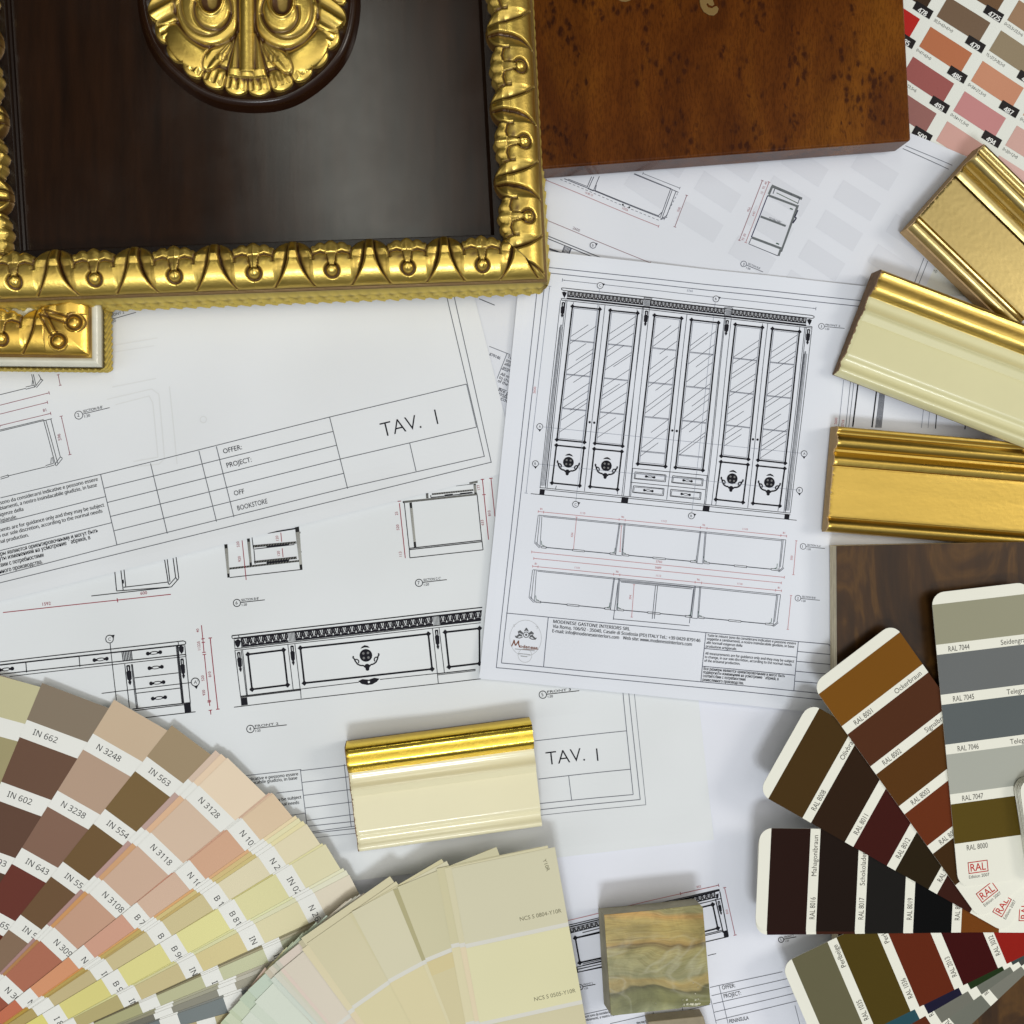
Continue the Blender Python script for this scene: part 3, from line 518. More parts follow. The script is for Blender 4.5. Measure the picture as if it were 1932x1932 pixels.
# ---- colour chart, upper right
G0 = K(2620, 0, 404)
def gp(i, j, a=0., b=0.): return G0(615+735*i-250*j+a*585-b*165, 375+485*i+425*j+a*380+b*280)
sc = Sheet([gp(-3, -3), gp(4, -3), gp(4, 8), gp(-3, 8)], .0003, A((226, 228, 220)), n=40)
CH = {(0, -1): ((112, 90, 70), '479', '30,5+43+47+0'), (0, 0): ((178, 108, 72), '486', '0+47+43+0'), (0, 1): ((152, 84, 80), '493', '0+57+23,5+6'), (0, 2): ((146, 98, 92), '500', '0+41+20+6'), (1, -1): ((142, 126, 100), '480', '15,+27,5+30,5+0'),
      (1, 0): ((196, 136, 106), '487', '0+34+27,5+0'), (1, 1): ((193, 132, 131), '494', '0+34+11,5+0'), (1, 2): ((205, 160, 150), '501', '0+23,5+8,5+0'), (-1, 0): ((176, 28, 22), '485', '0+100+91+0'), (-1, -1): ((58, 40, 24), '478', '6+94+90+12'),
      (0, -2): ((108, 80, 54), '4725', '37+27,5'), (1, -2): ((152, 120, 92), '4735', '0+23,5+23,5+6'), (2, -1): ((200, 150, 110), '481', '8+18+20+0'), (2, 0): ((206, 150, 110), '488', '0+24+20+0'), (2, 1): ((205, 165, 155), '495', '0+20+12+0'), (2, 2): ((214, 176, 168), '502', '0+12+8+0'),
      (1, 3): ((212, 170, 165), '508', '0+15+9+0'), (2, 3): ((218, 182, 178), '509', '0+10+5+0'), (1, 4): ((205, 150, 155), '515', '0+28+6+0'), (2, 4): ((222, 190, 190), '516', '0+0'), (2, 5): ((190, 170, 165), '510', '0+0'), (1, 5): ((200, 80, 110), '511', '0+0'), (-1, 1): ((140, 40, 50), '492', '0+90+40+6'), (-1, 2): ((150, 60, 70), '499', '0+80+30+6'), (2, -2): ((160, 130, 100), '4745', '10+20+20+0'), (3, 0): ((212, 165, 130), '489', '0+20+18+0'), (3, 1): ((214, 176, 170), '496', '0+12+8+0')}
for (i, j), (c_, num, txt) in CH.items():
    sc.poly([gp(i, j), gp(i, j, 1, 0), gp(i, j, 1, 1), gp(i, j, 0, 1)], A(c_))
    d = lambda x, y: (gp(i, j)[0]+x*.1336, gp(i, j)[1]+y*.1336)
    sc.poly([d(290, 545), d(528, 692), d(465, 808), d(228, 655)], A((22, 18, 20)), 2)
    sc.text(num, d(290, 695), 9.4, -31.5, 18 if len(num) == 3 else 24, (.86, .87, .84), .035, 3, True)
    sc.text(txt, d(-210, 345), 5.6, -33.5, min(41, 3.55*len(txt)), A((80, 82, 78)), 0, 2, True)
sc.build('colour_chart', 'printed colour chart of brown, orange and pink swatches with black number tags', 'colour chart', M_CHART)

# ---- tilted sheet under the burl panel
sa = Sheet([(840, -115), (1852, 307), (1520, 1050), (525, 628)], .0010, (0.718, 0.741, 0.798))
ca = K(1600, 500, 750); cc7 = K(1380, 860, 400.2); c3 = K(2024, 0, 1000)
for j in range(1, 8):
    for i in range(-4, 3):
        P = [gp(i, j+1.0, .05, .05), gp(i, j+1.0, .95, .05), gp(i, j+1.0, .95, .95), gp(i, j+1.0, .05, .95)]
        if all(1035 < p[0] < 1765 and (p[1]-314) > (p[0]-1852)*.417+26 and p[0] < 1852-(p[1]-307)*.446-10 for p in P): sa.poly(P, (0.67, 0.691, 0.747), .4)
D1, D2, DP = A((70, 72, 84)), A((110, 114, 124)), A((172, 120, 124))
sa.line(ca(170, 75), ca(905, 365), 1.3, D1); sa.line(ca(200, 78), ca(350, 135), 1.0, D1); sa.line(ca(400, 160), ca(890, 352), 1.0, D1)
P0, P1 = np.array(ca(140, 80)), np.array(ca(905, 392))
for k in range(24): sa.line(P0+(P1-P0)*(k/24), P0+(P1-P0)*((k+.55)/24), 1.0, D2)
P0, P1 = np.array(ca(930, 385)), np.array(ca(1040, 170))
for k in range(8): sa.line(P0+(P1-P0)*(k/8), P0+(P1-P0)*((k+.55)/8), 1.0, D2)
for a_, b_2 in (((395, 58), (352, 152)), ((437, 55), (392, 165)), ((378, 58), (345, 135)), ((352, 150), (392, 167)), ((415, 120), (405, 165)), ((980, 150), (905, 360)), ((993, 155), (918, 365)), ((1022, 165), (950, 355)), ((905, 375), (950, 355)), ((905, 382), (955, 362)), ((700, 35), (990, 152)), ((990, 152), (1040, 175)), ((915, 325), (885, 355))): sa.line(ca(*a_), ca(*b_2), 1.2, D1)
sa.line(ca(705, 32), ca(985, 148), 1.8, D2); dim(sa, ca(770, 30), ca(1050, 143), 1.0, D2, 2.5)
dim(sa, ca(30, 85), ca(890, 432), 1.1, DP, 2.5); dim(sa, ca(1103, 198), ca(1013, 437), 1.1, A((140, 100, 105)), 2.5); dim(sa, ca(22, 383), ca(826, 712), 1.1, A((140, 105, 110)), 2.5)
sa.text('10 80 10', ca(328, 185), 4, -23, 15, DP); sa.text('1056', ca(612, 300), 4.4, -23, None, DP); sa.text('2600', ca(232, 455), 5, -23, None, A((130, 110, 115))); sa.text('500', ca(1045, 325), 4.4, 68, None, DP)
for x, y in ((618, 268), (667, 287)): sa.circ(ca(x, y), 1.8, None, INK, 8)
for a_, b_2 in (((25, 500), (475, 682)), ((25, 520), (410, 676)), ((25, 590), (205, 655)), ((25, 600), (180, 650)), ((175, 580), (155, 632)), ((225, 602), (203, 655))): sa.line(ca(*a_), ca(*b_2), 1.5, D1)
for i in range(6): sa.line(ca(172+i*9, 585+i*3.4), ca(153+i*9, 632+i*3.6), 1.2, D1)
marker(sa, ca(390, 578), 5.6, 20, 'B', D1, 1.2)
# side section
f = K(2024, 0, 1000); GR = A((105, 110, 112))
for q in ([(495, 1052), (668, 1128), (662, 1142), (490, 1068)], [(475, 1108), (640, 1172), (636, 1184), (470, 1120)], [(430, 1230), (572, 1286), (568, 1297), (426, 1242)], [(380, 1350), (545, 1414), (540, 1426), (375, 1362)], [(634, 1170), (648, 1172), (548, 1440), (538, 1436)], [(490, 1060), (503, 1064), (483, 1110), (470, 1106)], [(535, 1425), (546, 1428), (534, 1464), (522, 1460)]): sa.poly([f(*p) for p in q], GR)
sa.line(f(470, 1115), f(375, 1355), 1.8, A((60, 60, 90))); sa.path([f(375, 1360), f(360, 1393), f(524, 1462)], 1.2, D1); sa.path([f(512, 1072), f(652, 1130), f(640, 1165)], 1.2, D1); sa.path([f(512, 1072), f(500, 1105)], 1.6, D1)
sa.path([f(640, 1200), f(622, 1240), f(632, 1245), f(610, 1275)], 2.6, A((50, 50, 70))); sa.path([f(520, 1100), f(640, 1160)], 1.6, A((90, 105, 90))); sa.line(f(595, 1190), f(612, 1196), 2.2, A((50, 80, 60))); sa.line(f(515, 1390), f(532, 1396), 2.2, A((50, 80, 60)))
sa.text('MOVABLE SHELF', f(475, 1247), 3.2, -22, 24, D1)
dim(sa, f(440, 1030), f(307, 1372), 1.2, A((150, 105, 110)), 2.5); dim(sa, f(478, 1038), f(343, 1385), 1.1, DP, 2.5)
for t_, x, y in (('956', 363, 1210), ('640', 390, 1235), ('95 20', 330, 1375), ('40', 462, 1055), ('92', 450, 1080), ('15', 440, 1108)): sa.text(t_, f(x, y), 4.2, 68, None, DP)
titlemark(sa, f(331, 1507), 5.4, '5', "SECTION B-B'", -23, 34, 3.6, D1, 1.1)
for p, q in (((1240, 848), (1500, 968)), ((1255, 832), (1520, 945)), ((1240, 848), (1500, 968))): sa.line(f(*p), f(*q), 1.2, D2)
for p, q in (((1362, 1472), (1310, 1612)), ((1385, 1488), (1334, 1620))): sa.line(f(*p), f(*q), 1.2, D2)
g = cc7
sa.line(g(170, 105), g(390, 197), 1.5, D1); sa.line(g(312, 787), g(610, 905), 1.2, D2); sa.line(g(565, 890), g(425, 1245), 1.2, D2); sa.line(g(483, 1107), g(580, 1148), 1.2, D2); sa.line(g(450, 1380), g(560, 1420), 1.2, D2)
para(sa, [('879146', 310, 915, 460), ('Tutte', 570, 950, None), ('soggette', 547, 1000, None), ('alle norm', 525, 1050, None), ('produzione', 503, 1105, None), ('All measure', 468, 1195, None), ('to change', 448, 1245, None), ('of the artis', 430, 1295, None), ('Bce paзмеры', 440, 1420, None), ('подвергн', 445, 1480, None), ('соотве', 470, 1550, None)], g, 5.4, -22.5, .014, A((45, 45, 58)))
sa.build('drawing_sheet', 'tilted drawing sheet running out from under the burl wood panel', 'drawing')

# ---- sheet with the first TAV. I title block
s1 = Sheet([(697, -220), (979, 886), (-590, 1284), (-872, 178)][:0] or [(-872, 178), (697, -220), (978, 886), (-590, 1284)], .0016, (0.741, 0.762, 0.785),
           lambda X, Y, Q: .0013*np.exp(-(edge_dist(X, Y, Q, 2)/.012)**2)*np.clip((-.012-X)/.05, 0, 1))
L1 = A((95, 98, 104))
for a_, b_2 in (((575, 968), (670, 1370)), ((858, 905), (957, 1305)), ((1135, 833), (1236, 1237)), ((1235, 808), (1335, 1212)), ((0, 1102), (575, 968)), ((0, 1247), (603, 1095)), ((0, 1403), (640, 1243)), ((0, 1545), (670, 1370))): s1.line(c4(*a_), c4(*b_2), 1.4, L1)
E_ = [(622, 787), (629, 814), (636, 840), (643, 866), (649, 893), (655, 920)]; B4 = [c4(575, 968), c4(597, 1047), c4(615, 1128), c4(633, 1208), c4(651, 1290), c4(670, 1370)]
for k in range(6): s1.line(B4[k], E_[k], 1.4, L1)
s1.line((622, 787), (656, 922), 1.4, L1); s1.line((622, 787), (880, 725), 1.4, L1); s1.line((643, 866), (899, 806), 1.4, L1); s1.line((655, 920), (914, 861), 1.4, L1); s1.line((773, 836), (785, 889), 1.4, L1)
s1.line((843, 560), (914, 862), 1.4, L1); s1.line((857, 560), (927, 873), 1.4, L1); s1.line(c4(0, 1587), (927, 872), 1.4, L1); s1.line((880, 725), (899, 806), 1.0, L1)
s1.text('TAV.', (722, 825), 27, 13.6, 76, None, -.012); s1.line((820, 773), (826, 800), 2.6)
for t_, x, y, w_ in (('OFFER:', 1277, 850, 36), ('PROJECT:', 1297, 930, 48), ('OFF', 1338, 1090, 20), ('BOOKSTORE', 1358, 1174, 58)): s1.text(t_, c4(x, y), 9, 13.8, w_, None, .002)
def endpara(sh, rows, f, h, ang):
    for t, xe, ye, wd in rows: sh.text(t, f(xe-wd, ye+wd*math.tan(math.radians(ang))), h, ang, wd*.3307/math.cos(math.radians(ang)), None, .012, sans=True)
endpara(s1, [('Tutte le misure sono da considerarsi indicative e possono essere', 560, 1004, 742), ('soggette a cambiamenti, a nostro insindacabile giudizio, in base', 555, 1037, 732), ('alle normali esigenze della', 133, 1175, 302), ('produzione artigianale.', 97, 1218, 260),
             ('All measurements are for guidance only and they may be subject', 597, 1151, 745), ('to change, in our sole discretion, according to the normal needs', 587, 1185, 730), ('of the artisanal production.', 165, 1322, 302),
             ('Все размеры являются ориентировочными и могут быть', 562, 1298, 681), ('подвергнуты изменениям на усмотрение фабрики, в', 518, 1337, 632), ('соответствии с потребностями', 252, 1437, 358), ('ремесленного производства.', 246, 1475, 347)], c4, 6.6, 13.6)
for a_, b_2 in (((0, 722), (255, 660)), ((0, 715), (250, 655)), ((250, 662), (318, 918)), ((262, 658), (330, 905)), ((290, 650), (345, 870)), ((250, 662), (297, 650)), ((312, 912), (345, 868)), ((322, 920), (357, 878)), ((345, 868), (357, 876)), ((0, 985), (42, 972)), ((0, 995), (46, 982)), ((42, 968), (46, 982)), ((46, 976), (260, 925)), ((260, 918), (305, 905)), ((262, 928), (310, 915)), ((300, 870), (305, 905)), ((293, 872), (290, 905)), ((183, 398), (200, 470)), ((193, 398), (208, 462)), ((222, 398), (240, 430)), ((200, 472), (235, 425)), ((210, 474), (247, 430)), ((236, 425), (248, 432)), ((0, 515), (150, 478)), ((150, 470), (195, 460)), ((150, 483), (200, 470)), ((190, 425), (185, 458))): s1.line(c4(*a_), c4(*b_2), 1.2, A((70, 72, 76)))
DR = A((140, 72, 84))
dim(s1, c4(333, 400), c4(345, 460), 1.1, DR, 2.5); dim(s1, c4(-60, 590), c4(282, 503), 1.1, DR, 3); dim(s1, c4(-60, 640), c4(272, 557), 1.1, DR, 3); dim(s1, c4(0, 690), c4(290, 620), 1.1, DR, 3); dim(s1, c4(350, 636), c4(400, 855), 1.1, DR, 3)
s1.text('81', c4(248, 612), 5.5, 13.5, None, DR); s1.text('596', c4(352, 772), 6, 103, None, DR)
titlemark(s1, c4(450, 630), 7.6, '2', "SECTION B-B'", 13.8, 52, 5.0, A((60, 60, 66)), 1.2); s1.text('FRONT 2', c4(625, 70), 5, 13.8, None, A((60, 60, 66))); s1.line(c4(640, 82), c4(777, 44), 1.2, A((60, 60, 66))); s1.text('1:20', c4(630, 105), 5, 13.8, None, A((60, 60, 66)))
for P_ in ([(610, 540), (865, 480), (905, 510), (938, 880), (905, 910), (720, 930)], [(660, 570), (850, 520), (870, 560), (900, 870), (760, 895)], [(640, 470), (890, 420)], [(965, 465), (1010, 910)]): s1.path([c4(*p) for p in P_], 2.0, (0.69, 0.705, 0.712), lay=.5)
s1.circ(c4(1160, 655), 6, 1.6, (0.69, 0.705, 0.712)); s1.line(c4(600, 240), c4(900, 190), 2, (0.707, 0.72, 0.73)); s1.line(c4(620, 275), c4(880, 235), 1.6, (0.707, 0.72, 0.73))
s1.build('drawing_sheet', 'drawing sheet with the larger tilted TAV. I title block, below the carved frame', 'drawing')

# ---- main sheet: the bookcase
sm = Sheet([(985, 471), (2050, 584), (2030, 1394), (904, 1279)], .0023, (0.747, 0.775, 0.838),
           lambda X, Y, Q: .0030*np.exp(-(edge_dist(X, Y, Q, 0)/.010)**2)*np.clip((.10-X)/.12, 0, 1)+.0008*np.exp(-(edge_dist(X, Y, Q, 2)/.012)**2)+.0007*np.exp(-(edge_dist(X, Y, Q, 3)/.009)**2), 80)
c5 = K(1500, 800, 1000); cb = K(1420, 1740, 700); ct = K(2050, 1780, 450); c6 = K(2324, 800, 700); c9 = K(2124, 1600, 900)
LG = A((92, 96, 110)); LL = A((140, 146, 160))
sm.path([(1940, 600), (1018, 504), cb(125, 637), (1940, 1358)], 1.3, LG); sm.path([(1940, 612), (1030, 515), cb(167, 600), (1940, 1345)], 1.3, LG)
# bookcase
P5 = lambda *a: [c5(*p) for p in a]
sm.path(P5((318, 98), (1735, 254), (1748, 260), (1746, 268), (1735, 271), (318, 112), (305, 106), (306, 98), (318, 98)), 1.3)
def seg(x0, x1): return (c5(x0, 117+(x0-337)*.1118), c5(x1, 117+(x1-337)*.1118), c5(x0-3, 148+(x0-337)*.1118), c5(x1-3, 148+(x1-337)*.1118))
frieze(sm, *seg(340, 773), 20); frieze(sm, *seg(812, 1240), 20); frieze(sm, *seg(1276, 1705), 20)
sm.line(c5(335, 156), c5(1702, 309), 2.2); sm.path(P5((305, 157), (1735, 318), (1735, 326), (305, 167), (305, 157)), 1.2)
for x, y in ((795, 185), (1257, 238)):
    for i in range(6): sm.line(c5(x-17+i*6.5, y-18+i*.7), c5(x-21+i*6.5, y+24+i*.7), 1.1)
    sm.path(P5((x-20, y-32), (x+25, y-27), (x+25, y-20), (x-20, y-25)), 1.0, None, True)
for x, y in ((322, 136), (1721, 292)): sm.poly(P5((x-14, y-14), (x, y-18), (x+14, y-11), (x+8, y+4), (x, y+18), (x-9, y+2)))
for a_, b_2 in (((300, 168), (183, 1236)), ((328, 172), (213, 1240)), ((337, 172), (222, 1242)), ((1735, 326), (1612, 1380)), ((1695, 322), (1575, 1376)), ((1703, 322), (1584, 1376)), ((553, 196), (436, 1258)), ((1022, 248), (905, 1305)), ((1483, 300), (1368, 1352)), ((773, 208), (650, 1284)), ((766, 205), (660, 1284)), ((806, 212), (692, 1288)), ((1236, 266), (1121, 1330)), ((1242, 266), (1128, 1332)), ((1275, 270), (1162, 1335)), ((700, 1290), (712, 1125)), ((1135, 1166), (1122, 1330)), ((375, 180), (368, 203)), ((518, 196), (523, 220)), ((735, 222), (738, 243)), ((1453, 300), (1452, 323)), ((1665, 320), (1664, 347)), ((275, 1226), (270, 1248)), ((627, 1250), (625, 1275)), ((1190, 1308), (1186, 1335)), ((1545, 1345), (1540, 1370))): sm.line(c5(*a_), c5(*b_2), 1.0, A((60, 62, 70)))
for i in range(4):
    sm.line(c5(296+i*5, 300+abs(i-1.5)*14), c5(190+i*7, 1226), .9, A((60, 62, 70))); sm.line(c5(1690+i*5, 452+abs(i-1.5)*14), c5(1582+i*7, 1368), .9, A((60, 62, 70)))
for x, y in ((314, 178), (787, 228), (1250, 280), (1714, 332)): tassel(sm, c5(x+3, y), c5(x-6, y+88), 3.4)
GLS = [((368, 203), (523, 220), (437, 978), (280, 963)), ((583, 227), (738, 243), (654, 1000), (497, 984)), ((835, 255), (990, 271), (897, 1116), (741, 1101)), ((1048, 279), (1202, 296), (1110, 1138), (955, 1122)), ((1298, 306), (1452, 323), (1371, 1075), (1216, 1057)), ((1510, 330), (1664, 347), (1582, 1097), (1427, 1080))]
for gi, q in enumerate(GLS):
    frame_panel(sm, P5(*q), 2.8, 4.4); q_ = np.array(P5(*q))
    B_ = lambda s_, t: tuple(q_[0]*(1-s_)*(1-t)+q_[1]*s_*(1-t)+q_[3]*(1-s_)*t+q_[2]*s_*t)
    sm.path([B_(.06, .012), B_(.94, .012), B_(.94, .988), B_(.06, .988)], .7, LG, True)
    ns = 3 if gi not in (2, 3) else 4
    for k in range(ns):
        t = (.25+k*.255) if ns == 3 else (.215+k*.232); sm.line(B_(.06, t), B_(.94, t), 1.0, LG); sm.line(B_(.06, t+.006), B_(.94, t+.006), .6, LG)
    rr = random.Random(gi)
    for k in range(18):
        t = -.12+k*.064+rr.uniform(-.024, .024); a0 = rr.choice((.06, .06, .06, .06, .35)); a1 = rr.choice((.94, .94, .94, .94, .65))
        t0, t1 = t+.17*(1-a0), t+.17*(1-a1)
        if t0 < .985 and t1 > .015 and a1 > a0: sm.line(B_(a0, t0), B_(a1, t1), .85, A((75, 78, 88)))
for q in (((277, 995), (434, 1011), (409, 1226), (251, 1210)), ((493, 1016), (650, 1031), (625, 1247), (469, 1231)), ((1214, 1090), (1368, 1106), (1341, 1321), (1186, 1304)), ((1424, 1112), (1579, 1128), (1551, 1341), (1398, 1326))): frame_panel(sm, P5(*q), 2.8, 4.4)
for c_ in ((345, 1092), (562, 1112), (1279, 1186), (1492, 1207)): emblem(sm, c5(*c_), 10.2, -6.5, 2.8)
for x, y in ((467, 863), (493, 866), (937, 911), (962, 914), (1398, 961), (1424, 963)): sm.circ(c5(x, y), 2.3, None, None, 10)
for q in (((725, 1147), (901, 1165), (897, 1204), (720, 1186)), ((938, 1169), (1113, 1187), (1109, 1227), (933, 1208)), ((716, 1226), (890, 1243), (886, 1283), (711, 1264)), ((928, 1246), (1102, 1265), (1098, 1305), (925, 1285))):
    sm.path(P5(*q), 1.2, None, True); cx_ = sum(p[0] for p in q)/4; cy_ = sum(p[1] for p in q)/4; sm.path(P5(*[(cx_+(p[0]-cx_)*.93, cy_+(p[1]-cy_)*.72) for p in q]), .7, None, True); handle(sm, c5(cx_, cy_), 20, -6.5, 1.0)
for a_, b_2 in (((710, 1126), (1135, 1168)), ((702, 1206), (1125, 1248)), ((180, 1236), (1612, 1382)), ((183, 1246), (1612, 1392)), ((130, 1271), (1648, 1423))): sm.line(c5(*a_), c5(*b_2), 1.1)
for q in (((182, 1246), (210, 1249), (206, 1280), (178, 1277)), ((650, 1289), (688, 1293), (684, 1327), (645, 1323)), ((1115, 1337), (1152, 1341), (1148, 1374), (1110, 1370)), ((1580, 1386), (1608, 1389), (1604, 1420), (1576, 1417))): sm.poly(P5(*q))
dim(sm, c5(310, 53), c5(1757, 215), .9, LG, 3); dim(sm, c5(238, 88), c5(103, 1268), .9, LL, 3); sm.text('3760', c5(1020, 118), 4, -6.3, None, LL); sm.text('2600', c5(157, 700), 4.5, 84, None, PINK)
for x, y, a_, t_ in ((525, 85, 20, 'C'), (1187, 160, 20, 'B'), (182, 888, -90, 'A'), (157, 1100, -90, 'B'), (385, 1332, 20, 'C'), (1047, 1398, 20, 'B'), (1690, 1043, -90, "A"), (1665, 1252, -90, "B")): marker(sm, c5(x, y), 5.6, a_, t_, None, 1.0)
for a_, b_2 in (((200, 890), (1680, 1041)), ((175, 1102), (1650, 1250)), ((522, 105), (387, 1315)), ((1183, 180), (1049, 1382))): sm.line(c5(*a_), c5(*b_2), .6, LL)
titlemark(sm, c5(1789, 316), 5.4, '3', 'FRONT 2', -5.5, 38, 3.4, A((70, 72, 82)), 1.0)
# plans A-A', B-B'
def plan(ox, oy, full):
    f = lambda x, y: c5(x+ox, y+oy)
    LN = [((175, 1393), (1585, 1535)), ((200, 1402), (1560, 1540)), ((172, 1393), (152, 1548)), ((193, 1398), (182, 1580)), ((182, 1396), (165, 1560)), ((150, 1550), (178, 1580)), ((156, 1546), (184, 1574)), ((640, 1441), (615, 1622)), ((635, 1441), (611, 1610)), ((663, 1443), (650, 1622)), ((669, 1444), (655, 1616)), ((615, 1622), (650, 1626)), ((1102, 1488), (1080, 1668)), ((1097, 1488), (1075, 1655)), ((1126, 1490), (1112, 1670)), ((1132, 1491), (1118, 1665)), ((1078, 1668), (1112, 1672)), ((1563, 1534), (1545, 1700)), ((1570, 1535), (1552, 1690)), ((1585, 1536), (1566, 1690)), ((1540, 1715), (1570, 1690)), ((1545, 1718), (1573, 1696))]
    for a_, b_2 in LN: sm.line(f(*a_), f(*b_2), 1.0, A((85, 88, 98)))
    y0 = lambda x: 1575+(x-190)*.0965
    for x0, x1 in ((215, 370), (435, 585), (690, 830), (900, 1045), (1150, 1290), (1360, 1500)): sm.line(f(x0, y0(x0)), f(x1, y0(x1)), 1.5, A((70, 74, 84)))
    for x0, x1 in ((190, 218), (368, 436), (582, 615), (655, 690), (828, 900), (1043, 1078), (1118, 1150), (1290, 1360), (1500, 1545)): sm.path([f(x0, y0(x0)-4), f(x1, y0(x1)-4), f(x1, y0(x1)+5), f(x0, y0(x0)+5)], .9, None, True)
    for x, s_ in ((190, 1), (612, -1), (655, 1), (1078, -1), (1118, 1), (1535, -1)): sm.path([f(x, y0(x)-35), f(x+s_*2, y0(x)-12), f(x+s_*18, y0(x)-6)], 1.1, A((85, 110, 100)))
    dim(sm, f(172, 1373), f(1590, 1513), .9, PINK, 2.2, False)
    for x in (203, 635, 670, 1100, 1137, 1557): sm.line(f(x, 1373+(x-172)*.0987-7), f(x-1, 1373+(x-172)*.0987+7), .9, PINK)
    for t_, x in (('81', 183), ('1110', 412), ('96', 647), ('1112', 877), ('96', 1110), ('1110', 1338), ('81', 1568)): sm.text(t_, f(x, 1362+(x-172)*.0987), 3.6, -5.6, None, PINK)
    dim(sm, f(1645, 1540), f(1627, 1733), .9, PINK, 2.2)
plan(0, 0, True); plan(-31, 312, False)
for a_, b_2, t_, x, y in (((135, 1603), (1575, 1748), '3760', 845, 1664), ((147, 1640), (1558, 1780), '3689', 840, 1698)): dim(sm, c5(*a_), c5(*b_2), .9, PINK, 2.4); sm.text(t_, c5(x, y), 4.2, -5.6, None, PINK)
dim(sm, c5(391, 1405), c5(374, 1588), .9, PINK, 2); dim(sm, c5(648, 1455), c5(640, 1600), .9, PINK, 2)
sm.text('434', c5(370, 1520), 4, 84, None, PINK); sm.text('500', c5(1622, 1650), 4, 84, None, PINK); sm.text('394', c5(703, 1875), 4, 84, None, PINK)
for a_, b_2 in (((635, 1768), (1060, 1808)), ((645, 1775), (1050, 1815)), ((628, 1780), (600, 1990)), ((855, 1795), (835, 1985)), ((843, 1795), (823, 1985)), ((1060, 1812), (1035, 2010)), ((600, 1985), (1035, 2025))): sm.line(c5(*a_), c5(*b_2), 1.2, A((85, 88, 98)))
dim(sm, c5(720, 1790), c5(705, 1975), .9, PINK, 2)
titlemark(sm, c5(1684, 1572), 5.4, '1', "SECTION A-A'", -5.5, 36, 3.4, A((70, 72, 82)), 1.0); titlemark(sm, c5(1653, 1867), 5.4, '2', "SECTION B-B'", -5.5, 36, 3.4, A((70, 72, 82)), 1.0)
# second elevation further right on the sheet
for a_, b_2, w_, c_ in (((457, 890), (420, 1270), 1.0, LL), ((513, 905), (478, 1270), 1.0, LG), ((540, 915), (503, 1270), 1.0, LG), ((574, 925), (535, 1270), 2.6, INK), ((728, 970), (692, 1275), 2.6, INK), ((1115, 1100), (1095, 1280), 1.0, LL), ((1165, 1115), (1150, 1280), 1.0, LL), ((1222, 1140), (1212, 1285), 1.8, INK), ((1225, 1148), (1320, 1165), 1.6, INK), ((1465, 1215), (1455, 1290), 2.4, LG)): sm.line(c6(*a_), c6(*b_2), w_, c_)
for i in range(6): sm.line(c6(755+i*8, 985), c6(722+i*9, 1278), 1.3, A((85, 88, 98)))
sm.text('2600', c6(403, 1252), 4.4, 84, None, PINK); sm.text('2718', c6(460, 1270), 4.4, 84, None, PINK)
# title block
sm.path([cb(207, 195), ct(1320, 492), ct(1705, 525), (1600, 1258)], 1.3, LG); sm.line(cb(550, 230), cb(510, 635), 1.3, LG); sm.line(ct(148, 380), ct(83, 1005), 1.3, LG); sm.line(ct(1320, 492), ct(1258, 1115), 1.3, LG)
sm.line(ct(130, 580), ct(1297, 690), 1.3, LG); sm.line(ct(105, 805), ct(1275, 918), 1.3, LG)
for y in (617, 742, 868, 993): sm.line(ct(1310-(y-617)*.1, y), ct(1760, y+42), 1.3, LG)
para(sm, [('MODENESE GASTONE INTERIORS SRL', 590, 275, 1212), ('Via Roma, 106/92 - 35040, Casale di Scodosia (PD) ITALY Tel.: +39 0429 879146', 585, 314, 1787), ('E-mail: info@modeneseinteriors.com', 582, 352, 1123), ('Web site: www.modeneseinteriors.com', 1155, 407, 1718)], cb, 6.0, -5.6, .008)
para(sm, [('Tutte le misure sono da considerarsi indicative e possono essere', 165, 427, 1287), ('soggette a cambiamenti, a nostro insindacabile giudizio, in base', 158, 470, 1265), ('alle normali esigenze della', 153, 518, 610), ('produzione artigianale.', 147, 566, 540), ('All measurements are for guidance only and they may be subject', 138, 655, 1265), ('to change, in our sole discretion, according to the normal needs', 132, 700, 1235), ('of the artisanal production.', 128, 748, 585),
          ('Все размеры являются ориентировочными и могут быть', 118, 852, 1148), ('подвергнуты изменениям на усмотрение фабрики, в', 113, 896, 1068), ('соответствии с потребностями', 108, 942, 650), ('ремесленного производства.', 103, 990, 628)], ct, 4.7, -5.3, .014)
# the maker's crest and script
gq = A((95, 97, 100)); lg = A((190, 192, 194)); Q = cb
sm.circ(Q(365, 400), 30, .8, lg, 28, ry=34); sm.circ(Q(360, 540), 13, .8, lg, 20)
sm.poly([Q(352, 345), Q(362, 325), Q(372, 313), Q(384, 328), Q(392, 347), Q(372, 338)], gq); sm.circ(Q(370, 372), 5.2, 1.4, gq, 14); sm.circ(Q(370, 372), 2.2, None, gq, 10)
for s_ in (-1, 1):
    T = lambda x, y: Q(367+s_*x, 378+y+s_*x*.09)
    sm.poly([T(20, -18), T(45, -40), T(66, -25), T(58, -5), T(84, 18), T(70, 22), T(48, 8), T(36, 14)], gq); sm.path([T(25, 14), T(50, 26), T(80, 24), T(86, 10)], 1.6, gq); sm.path([T(30, -5), T(55, -15)], 1.2, sm.col, lay=2); sm.path([T(90, -60), T(100, -78), T(80, -82)], .8, lg)
BRN = A((120, 72, 48))
sm.path([Q(250, 466), Q(264, 440), Q(272, 414), Q(277, 445), Q(283, 460), Q(298, 438), Q(309, 420), Q(308, 448), Q(318, 474)], 2.0, BRN); sm.text('odenese', Q(316, 476), 5.6, -5.8, 34, BRN, .02); sm.line(Q(340, 492), Q(470, 490), .8, BRN)
